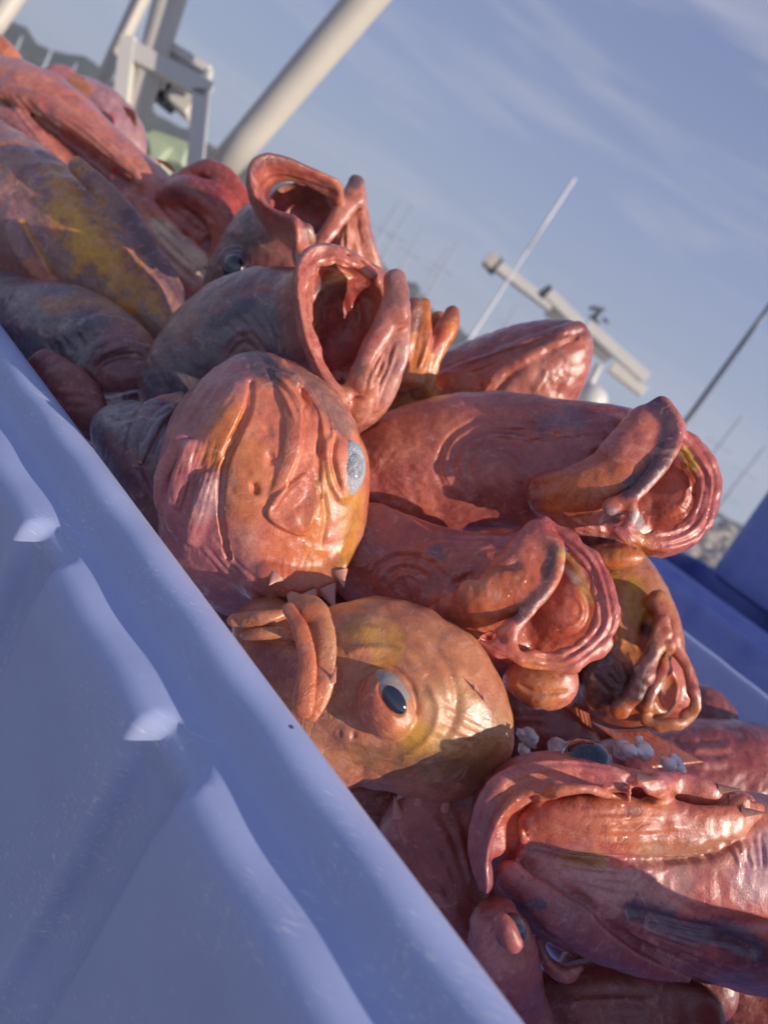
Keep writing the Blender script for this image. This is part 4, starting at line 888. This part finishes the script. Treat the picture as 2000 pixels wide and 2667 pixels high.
# 17: pink pale bellied fish
f = fish('pale pink fish with creamy belly patch and red stripes, behind the yellow blotched fish', (.66, .24, .16), 1.5, 17)
f.body([(-80, 260, 1.12, 130), (80, 330, 1.08, 150), (220, 460, 1.05, 150), (360, 600, 1.02, 160), (470, 710, 1.0, 130), (530, 790, .98, 90)], .6, 8)
f.on([(0, 235, 22), (100, 270, 30), (200, 330, 28), (280, 390, 22), (350, 450, 14), (365, 480, 8)], 12, .5, 2)
f.on([(0, 300, 26), (60, 330, 34), (120, 400, 30), (170, 460, 20)], 5, .5, 3)
f.cut([(100, 310, 8), (180, 370, 18), (270, 440, 22), (340, 480, 14)], -2, 1, 4)
f.on([(300, 500, 30), (400, 590, 36), (500, 690, 30)], -2, .5, 4); f.on([(380, 530, 14), (480, 620, 20), (580, 720, 14)], 2, .5, 2)
f.folds([(400, 560), (500, 650), (590, 740)], [(330, 620), (430, 740), (520, 800)], 9, 6, 1.1); f.folds([(0, 250), (60, 330), (120, 400)], [(60, 240), (130, 300), (180, 350)], 8, 6, .9)
f.folds([(120, 260), (240, 340), (340, 440)], [(100, 290), (220, 370), (330, 460)], 5, 4, .7)
f.p([(420, 590), (480, 660), (540, 700)], 36, (.82, .66, .48), .9, .6, .4); f.p([(250, 480), (330, 560)], 60, (.70, .30, .19), .7)
f.p([(400, 540), (500, 600), (580, 680)], 18, (.58, .13, .10), .85); f.p([(380, 640), (450, 720), (530, 770)], 12, (.58, .14, .11), .85, .4, .4); f.p([(350, 560), (420, 660), (500, 740)], 12, (.74, .45, .38), .8)
f.p([(120, 310), (220, 400), (320, 470)], 22, (.3, .08, .09), .85); f.p([(300, 442)], 9, (.6, .02, .02), .95, .4, .2); f.p([(20, 300), (100, 400)], 40, (.60, .25, .24), .6); f.p([(100, 300), (140, 330)], 16, (.45, .36, .3), .8)
# 18: mauve back on top
f = fish('mauve and orange fish back with curled fin, topping the heap at upper left', (.45, .25, .24), 1.8, 18)
f.body([(120, 330, 1.30, 110), (210, 330, 1.30, 125), (290, 360, 1.30, 90), (320, 400, 1.30, 60)], .7, 8)
f.body([(105, 215, 1.26, 18), (140, 195, 1.26, 26), (180, 200, 1.26, 24), (225, 230, 1.26, 12)], .5, 6)
f.on([(150, 235, 16), (160, 260, 12)], 0, .6, 2)
f.folds([(150, 240), (250, 330)], [(240, 240), (330, 350)], 6, 8, 1.2)
f.p([(180, 260), (300, 330)], 60, (.36, .22, .28), .7, .8, 1.2); f.p([(170, 280), (210, 300)], 26, (.64, .28, .06), .8, .6, 1.2); f.p([(230, 320), (290, 310)], 18, (.6, .14, .13), .7); f.p([(110, 205), (170, 195)], 30, (.45, .18, .2), .8); f.p([(200, 210), (230, 235)], 16, (.55, .25, .08), .8)
f.fin([(330, 300, 1.24), (340, 310, 1.24), (350, 330, 1.24)], [(320, 275, 1.22), (350, 290, 1.22), (358, 325, 1.22)], 3)
# 19: orange one at the top left corner
f = fish('bright orange fish shoulder at the top left corner of the heap', (.66, .22, .11), 1.8, 19)
f.body([(-80, 150, 1.22, 90), (-20, 150, 1.20, 62), (20, 185, 1.19, 50), (50, 215, 1.18, 28)], .8, 6)
f.folds([(0, 100), (60, 200)], [(-30, 140), (20, 220)], 5, 8, .8); f.p([(20, 190), (60, 215)], 26, (.68, .2, .05), .8)
# 20: round red one
f = fish('rounded red snout below the slanting boom, left of the topmost gaping mouth', (.46, .10, .075), 1.5, 20)
f.body([(520, 600, 1.0, 110), (500, 530, 1.0, 85), (560, 500, 1.0, 60)], .8, 8)
f.body([(430, 520, .98, 30), (480, 495, .96, 40), (560, 530, .95, 50), (600, 610, .95, 50), (600, 700, .96, 60)], .7, 4)
f.body([(490, 455, .98, 22), (550, 445, .97, 30), (600, 480, .96, 30), (640, 540, .96, 26)], .7, 3)
f.folds([(480, 480), (560, 540), (600, 620)], [(540, 440), (610, 510), (640, 560)], 7, 7, 1.0); f.folds([(430, 540), (560, 640)], [(470, 500), (600, 600)], 5, 8, .8)
f.p([(440, 500), (500, 490)], 20, (.22, .09, .1), .7); f.p([(530, 600), (600, 640)], 50, (.54, .14, .10), .7); f.p([(520, 460), (560, 500)], 20, (.30, .05, .05), .8)
# 21: pale belly bulge
f = fish('creamy white swollen belly bulging left of the rounded red snout', (.80, .66, .54), 1.6, 21)
f.body([(385, 440, 1.04, 34), (400, 475, 1.03, 38), (415, 520, 1.02, 30), (440, 560, 1.02, 30)], .8, 4)
f.body([(330, 440, 1.05, 40), (360, 520, 1.05, 50)], .6, 4); f.p([(360, 410), (380, 420)], 22, (.6, .25, .2), .7)
f.fin([(400, 420, 1.05), (420, 425, 1.05), (440, 440, 1.05)], [(405, 412, 1.04), (440, 425, 1.04), (468, 460, 1.04)], 4)
# the rest of the load, seen in the gaps
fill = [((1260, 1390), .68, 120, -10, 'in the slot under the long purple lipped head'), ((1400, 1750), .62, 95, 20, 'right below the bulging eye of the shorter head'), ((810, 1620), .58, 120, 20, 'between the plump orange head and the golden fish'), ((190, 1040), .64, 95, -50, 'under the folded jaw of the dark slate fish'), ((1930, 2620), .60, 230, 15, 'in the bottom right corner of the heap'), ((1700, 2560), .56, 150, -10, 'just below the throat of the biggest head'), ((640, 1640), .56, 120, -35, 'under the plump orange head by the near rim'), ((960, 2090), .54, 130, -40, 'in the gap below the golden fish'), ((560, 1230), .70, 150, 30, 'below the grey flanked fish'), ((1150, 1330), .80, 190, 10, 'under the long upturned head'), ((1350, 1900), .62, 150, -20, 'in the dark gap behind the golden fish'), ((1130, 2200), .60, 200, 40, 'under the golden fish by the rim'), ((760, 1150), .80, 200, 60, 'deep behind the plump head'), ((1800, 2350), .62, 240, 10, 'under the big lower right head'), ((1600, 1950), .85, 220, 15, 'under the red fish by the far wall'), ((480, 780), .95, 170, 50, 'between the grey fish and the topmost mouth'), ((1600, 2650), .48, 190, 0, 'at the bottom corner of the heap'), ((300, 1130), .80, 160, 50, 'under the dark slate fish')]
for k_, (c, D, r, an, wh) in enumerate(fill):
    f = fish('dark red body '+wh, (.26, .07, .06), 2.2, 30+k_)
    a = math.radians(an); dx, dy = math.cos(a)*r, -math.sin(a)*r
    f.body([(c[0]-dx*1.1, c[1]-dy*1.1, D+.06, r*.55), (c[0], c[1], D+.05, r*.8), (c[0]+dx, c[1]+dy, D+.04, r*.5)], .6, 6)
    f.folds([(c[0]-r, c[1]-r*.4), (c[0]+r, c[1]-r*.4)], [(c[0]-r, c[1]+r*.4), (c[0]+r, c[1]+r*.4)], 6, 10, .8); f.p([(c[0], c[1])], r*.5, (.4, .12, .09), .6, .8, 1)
f = fish('unseen red fish added at the near right end to shade the biggest head', (.40, .12, .1), 2.5, 22)  # out of view, added to cast shade on the lower right heads
f.body([(2640, 3330, .355, 370), (2760, 3130, .36, 350)], .8, 6)
f.body([(2480, 3130, .40, 300), (2760, 3090, .40, 335), (2700, 3300, .42, 380), (3100, 3100, .42, 330)], .8, 6)
import time
t0 = time.time()
for f in FL:
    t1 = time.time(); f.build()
    if hasattr(f, 'nv'): print('fish', f.seed, f.nv, 'verts %.1fs' % (time.time()-t1))
print('all fish %.1fs' % (time.time()-t0))
# ------------------------------------------------------------------ the harbour behind
def disc_ground(name, z, r, mat, n=64, rings=(2, 6, 20, 80, 300, 1200)):
    R = [x for x in rings if x < r]+[r]; V = [(0, 0, z)]; Fc = []
    for q in R:
        for k in range(n): a = 2*math.pi*k/n; V.append((q*math.cos(a), q*math.sin(a), z))
    for k in range(n): Fc.append((0, 1+k, 1+(k+1) % n))
    for i in range(len(R)-1):
        for k in range(n): a = 1+i*n; Fc.append((a+k, a+n+k, a+n+(k+1) % n, a+(k+1) % n))
    return mesh(name, V, Fc, mat, smooth=False)
WATER = simple('harbour water', (.03, .055, .07), .12, 0, .3, .4, .8, 3)
wt = disc_ground('water', -1.6, 3100, WATER, rings=(5, 20, 80, 300, 1200)); wt['kind'] = 'structure'
CONC = simple('dock concrete', (.30, .29, .27), .85, 0, .25, 3, .6, 40)
m_ = MB(); R0 = np.eye(3); ang = math.atan2(UB[1], UB[0]); R0[:2, :2] = [[math.cos(ang), -math.sin(ang)], [math.sin(ang), math.cos(ang)]]
m_.box((.35, 1.0, -.85), (14, 9.2, 1.84), R0, .02); dk = m_.build('dock', CONC); dk['kind'] = 'structure'      # top at z = .07, under the bins
HILL = simple('hillside scrub', (.06, .07, .045), .95, 0, .5, .01, 0)
V = []; Fc = []; na, nr = 160, 14; rnd = random.Random(3)
az = np.linspace(math.radians(-62), math.radians(70), na)
for i, a in enumerate(az):
    t = math.degrees(a)
    hgt = 60+38*math.exp(-((t+46)/9)**2)+45*math.exp(-((t+22)/9)**2)+14*math.sin(t*.55)+8*math.sin(t*1.7+1)+4*math.sin(t*4.1)+rnd.uniform(-1.5, 1.5)
    hgt *= 1 if t < 0 else max(.28, 1-t/26)
    for j in range(nr):
        u = j/(nr-1); r = 2300+1500*u; V.append((r*math.sin(a), r*math.cos(a), -2+hgt*1.5*math.sin(math.pi*min(1, u*1.15)/1.15*.9)+5*math.sin(i*.9+j)*u))
for i in range(na-1):
    for j in range(nr-1): Fc.append((i*nr+j, i*nr+j+1, (i+1)*nr+j+1, (i+1)*nr+j))
hl = mesh('hills', V, Fc, HILL); hl['kind'] = 'structure'
# riprap breakwater at the right
ROCK = simple('breakwater stone', (.36, .33, .30), .9, 0, .55, 1.2, .5, 20)
rnd = random.Random(11); m_ = MB()
def lump(m_, c, r, rnd):
    n1, n2 = 5, 7; V = [(c[0], c[1], c[2]+r*.8)]; 
    for i in range(1, n1):
        for k in range(n2):
            a = math.pi*i/n1; b = 2*math.pi*(k+.5*(i % 2))/n2; q = r*rnd.uniform(.75, 1.15); V.append((c[0]+q*math.sin(a)*math.cos(b), c[1]+q*math.sin(a)*math.sin(b), c[2]+q*.75*math.cos(a)))
    V.append((c[0], c[1], c[2]-r*.8)); Fc = [(0, 1+k, 1+(k+1) % n2) for k in range(n2)]
    for i in range(n1-2):
        for k in range(n2): a = 1+i*n2; Fc.append((a+k, a+n2+k, a+n2+(k+1) % n2, a+(k+1) % n2))
    a = 1+(n1-2)*n2; Fc += [(a+k, len(V)-1, a+(k+1) % n2) for k in range(n2)]; m_.add(V, Fc)
for k in range(900):
    t = rnd.uniform(-6, 34); u = rnd.random(); y = 34+u*7; lump(m_, (t+4, y, -1.8+u*2.3), rnd.uniform(.3, .85), rnd)
rr = m_.build('riprap', ROCK); tag(rr, 'heap of grey breakwater boulders across the water, seen past the dark blue bins', 'breakwater', kind='stuff')
# paint
WHITE = simple('white marine paint', (.66, .63, .57), .45, 0, .06, 5, .1, 60)
CREAM = simple('cream boom paint', (.56, .52, .46), .5, 0, .12, 6, .1, 60)
SHADEG = simple('pale green deck paint', (.42, .50, .36), .5, 0, .15, 9, .1, 60)
DARKM = simple('dark rubber', (.05, .06, .07), .6, 0, .3, 20)
GLASS = simple('dark window', (.05, .06, .08), .1, 0, .2, 4)
ALU = simple('weathered aluminium', (.5, .5, .52), .4, .7, .15, 8)
# --- work boat right behind the dock: boom, posts, gantry frame
bt = empty('fishing_boat', W3(450, 700, 3.6)*np.array([1, 1, 0])+np.array([0, 0, -1.6])); tag(bt, 'white fishing boat with cream slanting boom, thick mast and box gantry above pale green gear', 'boat')
def pipe(name, a, b, ra, rb, mat, parent, ext=0):
    A, B = W3(*a), W3(*b); B = B+(B-A)*ext; mm = MB(); t = np.linspace(0, 1, 6)[:, None]; mm.tube(A+(B-A)*t, np.linspace(ra, rb, 6), 28); return mm.build(name, mat, parent, True)
def r_(px_w, D): return px_w/2*D/F
pipe('boom', (545, 480, 3.3), (985, -40, 3.0), r_(78, 3.3), r_(100, 3.0), CREAM, bt, .3)
pipe('mast', (340, 350, 3.5), (455, -40, 3.45), r_(62, 3.5), r_(88, 3.45), CREAM, bt, .3)
pipe('stay_post', (240, 270, 3.8), (385, -40, 3.7), r_(34, 3.8), r_(44, 3.7), CREAM, bt, .3)
pipe('stay_post', (-30, 90, 3.0), (60, -40, 3.0), r_(50, 3), r_(50, 3), CREAM, bt, .2)
g = MB(); D_ = 3.42; up = UV*.839+RV*.545
def bm(a, b, w_, h_): g.beam(W3(*a), W3(*b), w_, h_, up)
bm((338, 100, D_), (300, 420, D_), .055, .07); bm((322, 122, D_), (545, 240, D_), .05, .085); bm((525, 235, D_), (508, 440, D_), .05, .07)
bm((440, 122, D_+.1), (548, 188, D_+.1), .06, .04); bm((545, 185, D_+.05), (530, 245, D_+.05), .04, .03); bm((350, 180, D_+.28), (500, 305, D_+.28), .05, .05)
bm((440, 130, D_+.1), (420, 230, D_+.1), .04, .03); gf = g.build('gantry', WHITE, bt)
g = MB(); g.beam(W3(452, 150, D_+.12), W3(530, 200, D_+.12), .02, .09, up); g.build('sign_board', simple('pale board', (.62, .63, .64), .5), bt)
g = MB(); g.beam(W3(395, 215, D_+.2), W3(455, 265, D_+.2), .12, .10, up); g.build('light_box', DARKM, bt)
g = MB(); g.beam(W3(445, 240, D_+.16), W3(500, 285, D_+.16), .06, .08, up); g.build('lamp', WHITE, bt)
g = MB(); g.tube([W3(372, 400, 3.7), W3(430, 440, 3.7)], .11, 20); g.beam(W3(400, 390, 3.75), W3(500, 425, 3.75), .2, .12, up); g.tube([W3(370, 360, 3.8), W3(362, 420, 3.8)], .06, 16); g.build('winch', SHADEG, bt)
g = MB(); g.beam(W3(366, 395, 3.66), W3(378, 425, 3.66), .05, .14, up); g.tube([W3(395, 352, 3.75), W3(410, 372, 3.75)], .02, 12); g.build('winch_lever', DARKM, bt)
cb = W3(430, 500, 3.9)
hull = MB(); HV = []
for i in range(13):
    t = i/12; w2 = 1.5*(1-abs(2*t-1)**3.2)+.05
    for z, q in ((cb[2]-.45, 1), (cb[2]-.5, 1.02), (-.9, .92), (-1.9, .55)): HV += [(-4+t*9, 5.6-w2*q, z), (-4+t*9, 5.6+w2*q, z)]
HF = []
for i in range(12):
    a = i*8; b_ = a+8
    for j in range(3): HF += [(a+2*j, b_+2*j, b_+2*j+2, a+2*j+2), (a+2*j+1, a+2*j+3, b_+2*j+3, b_+2*j+1)]
    HF.append((a, a+1, b_+1, b_)); HF.append((a+6, b_+6, b_+7, a+7))
HF.append((0, 2, 4, 6, 7, 5, 3, 1)); q_ = 96; HF.append((q_, q_+1, q_+3, q_+5, q_+7, q_+6, q_+4, q_+2)); hull.add(HV, HF); hull.build('hull', WHITE, bt)
# --- radar mast of another boat
rb = empty('fishing_boat', W3(1560, 1150, 8.)*np.array([1, 1, 0])+np.array([0, 0, -1.6])); tag(rb, 'white boat whose radar bars and dome rise behind the closed pink snout', 'boat')
def rbm(nm, a, b, w_, h_, mat=WHITE, mm=None):
    g = MB(); g.beam(W3(*a), W3(*b), w_, h_, up); return g.build(nm, mat, rb)
D8 = 8.
a1 = rbm('radar_bar', (1290, 690, D8), (1435, 800, D8), .09, .11); rbm('radar_bar', (1525, 845, D8), (1680, 985, D8), .09, .12); rbm('radar_bar', (1590, 955, D8+.3), (1675, 1022, D8+.3), .1, .12)
rbm('spreader', (1425, 765, D8), (1510, 850, D8), .12, .12); rbm('spreader', (1430, 800, D8+.2), (1590, 930, D8+.2), .25, .13)
rbm('end_cap', (1268, 672, D8), (1288, 692, D8), .13, .15, simple('cap', (.55, .5, .42), .5)); rbm('bracket', (1284, 688, D8), (1296, 698, D8), .12, .17, DARKM)
rbm('bracket', (1412, 755, D8), (1424, 772, D8), .1, .16, DARKM)
g = MB(); rnd = random.Random(4)
for k in range(9):
    c = W3(1553+rnd.uniform(-22, 22), 815+rnd.uniform(-16, 22), D8); d = np.array([rnd.uniform(-1, 1), rnd.uniform(-1, 1), rnd.uniform(-.3, 1)])*.1; g.tube([c, c+d], .018, 8)
g.build('lamp_cluster', DARKM, rb)
pipe('radar_post', (1470, 1130, D8), (1560, 950, D8), .05, .04, WHITE, rb)
mm = MB(); cc = W3(1535, 1040, D8); 
prof = [(.0, .17), (.1, .15), (.16, .1), (.19, .02), (.19, -.07), (.16, -.1), (.0, -.11)]
VV = []; FF = []
for (r, z) in prof:
    for k in range(24): a = 2*math.pi*k/24; VV.append(cc+np.array([max(r, .001)*math.cos(a), max(r, .001)*math.sin(a), z]))
for i in range(len(prof)-1):
    for k in range(24): FF.append((i*24+k, (i+1)*24+k, (i+1)*24+(k+1) % 24, i*24+(k+1) % 24))
mm.add(VV, FF); mm.build('radar_dome', WHITE, rb, True)
g = MB(); g.box((cc[0], cc[1]+.5, -.3), (2.2, 5, 2.2), None, .15); g.build('cabin', WHITE, rb); g = MB(); g.box((cc[0], cc[1]+.5, -1.3), (3, 9, 1.2), None, .3); g.build('hull', WHITE, rb)
# --- whip antennas
def antenna(label, a, b, ra, rb_, mat):
    A, B = W3(*a), W3(*b); A2 = A+(A-B)*.6; e = empty('whip_antenna', A2); tag(e, label, 'antenna', 'whip antennas on the boats')
    g = MB(); g.tube([A2, A, A+(B-A)*.55], [ra*1.3, ra*1.15, ra], 12); g.build('base_section', mat, e, True); g = MB(); g.tube([A+(B-A)*.55, B], [ra*.95, rb_], 12); g.build('whip', mat, e, True)
antenna('white whip antenna crossing left of the radar bars', (1225, 880, 7.), (1495, 465, 7.), .012, .018, simple('white fibreglass', (.72, .7, .72), .4))
antenna('dark whip antenna at the right edge, above the purple lipped head', (1770, 1120, 6.), (2040, 745, 6.), .022, .018, simple('grey fibreglass', (.12, .13, .17), .4))
# --- yachts moored far off: only their masts clear the heap
def yacht(px, py, D, h, lab, ra=.11):
    top = W3(px, py, D); e = empty('sailboat', (top[0], top[1], -1.6)); tag(e, lab, 'sailboat', 'sailboats moored across the harbour')
    g = MB(); g.tube([(top[0], top[1], -1.), tuple(top)], [ra, ra*.7], 10); g.build('mast', MASTM, e, True)
    for f_ in (.45, .72):
        g = MB(); z = -1+(top[2]+1)*f_; g.beam((top[0]-1.0, top[1], z), (top[0]+1.0, top[1], z), .06, .05); g.build('spreader', MASTM, e)
    g = MB(); V = []; Fc = []; n = 9
    for i in range(n):
        t = i/(n-1); w2 = 1.5*math.sin(math.pi*min(.98, t*.85+.12))+.04
        for z, q in ((-.55, 1), (-1.2, .9), (-1.8, .3)): V += [(top[0]-w2*q, top[1]-5+t*10, z), (top[0]+w2*q, top[1]-5+t*10, z)]
    for i in range(n-1):
        a = i*6; b_ = a+6
        for j in range(2): Fc += [(a+2*j, b_+2*j, b_+2*j+2, a+2*j+2), (a+2*j+1, a+2*j+3, b_+2*j+3, b_+2*j+1)]
        Fc.append((a, a+1, b_+1, b_)); Fc.append((a+4, b_+4, b_+5, a+5))
    Fc.append((0, 2, 4, 5, 3, 1)); q_ = (n-1)*6; Fc.append((q_, q_+1, q_+3, q_+5, q_+4, q_+2)); g.add(V, Fc); g.build('hull', WHITE, e)
    g = MB(); g.box((top[0], top[1]-.5, -.35), (1.6, 3.4, .5), None, .12); g.build('cabin', WHITE, e)
MASTM = simple('anodised mast', (.36, .40, .47), .5, 0, .1, 3)
LM = 'sailboat mast behind the topmost gaping mouth, '
for (px, py, D, ra, lab) in ((1040, 528, 52, .11, LM+'tallest and leftmost there'), (1075, 535, 54, .10, LM+'second from the left'), (1105, 590, 60, .09, LM+'third, shorter than its neighbours on the left'), (1165, 645, 64, .10, LM+'pale one just left of a pair'), (1195, 628, 58, .11, LM+'rightmost of the five'),
        (1350, 790, 70, .10, 'sailboat mast left of the radar bars, short and faint'), (1930, 1085, 48, .09, 'sailboat mast over the breakwater, nearer the purple lipped head'), (1990, 1165, 50, .09, 'sailboat mast over the breakwater, at the far right edge'),
        (58, 95, 60, .13, 'sailboat mast before the hill, leftmost in the top left corner'), (135, 130, 64, .16, 'sailboat mast before the hill, middle one in the top left corner'), (200, 165, 64, .12, 'sailboat mast before the hill, rightmost in the top left corner')):
    yacht(px, py, D, 0, lab, ra)
# ice between the fish
ICE, t_, b_, N_, L_ = newmat('crushed ice'); b_.inputs['Base Color'].default_value = (.93, .92, .90, 1); b_.inputs['Roughness'].default_value = .25; b_.inputs['Subsurface Weight'].default_value = .4; b_.inputs['Subsurface Scale'].default_value = .01
b_.inputs['Coat Weight'].default_value = .5
rnd = random.Random(5); m_ = MB()
for (cx, cy, D, sx_, sy_, n) in ((1475, 1955, .60, 30, 14, 9), (1640, 1950, .60, 26, 20, 10), (1375, 1925, .585, 24, 22, 5), (1540, 1972, .60, 60, 8, 6), (1745, 1985, .61, 34, 12, 6)):
    for k in range(n): lump(m_, W3(cx+rnd.gauss(0, sx_*.6), cy+rnd.gauss(0, sy_*.6), D+rnd.uniform(-.010, .012)), rnd.uniform(.005, .011)*rnd.uniform(.6, 1), rnd)
ic = m_.build('ice', ICE, None, True); tag(ic, 'crushed ice scattered in the hollow behind the biggest head', 'ice', kind='stuff')
# the sea air
hz = bpy.data.materials.new('sea haze'); hz.use_nodes = True; t_ = hz.node_tree; t_.nodes.clear(); vv = t_.nodes.new('ShaderNodeVolumePrincipled'); oo = t_.nodes.new('ShaderNodeOutputMaterial')
vv.inputs['Color'].default_value = (.80, .88, 1, 1); vv.inputs['Density'].default_value = .00014; vv.inputs['Anisotropy'].default_value = .2; t_.links.new(vv.outputs[0], oo.inputs['Volume'])
m_ = MB(); m_.box((0, 1500, 260), (9600, 9600, 526), None, .5); h_ = m_.build('haze', hz); h_['kind'] = 'stuff'
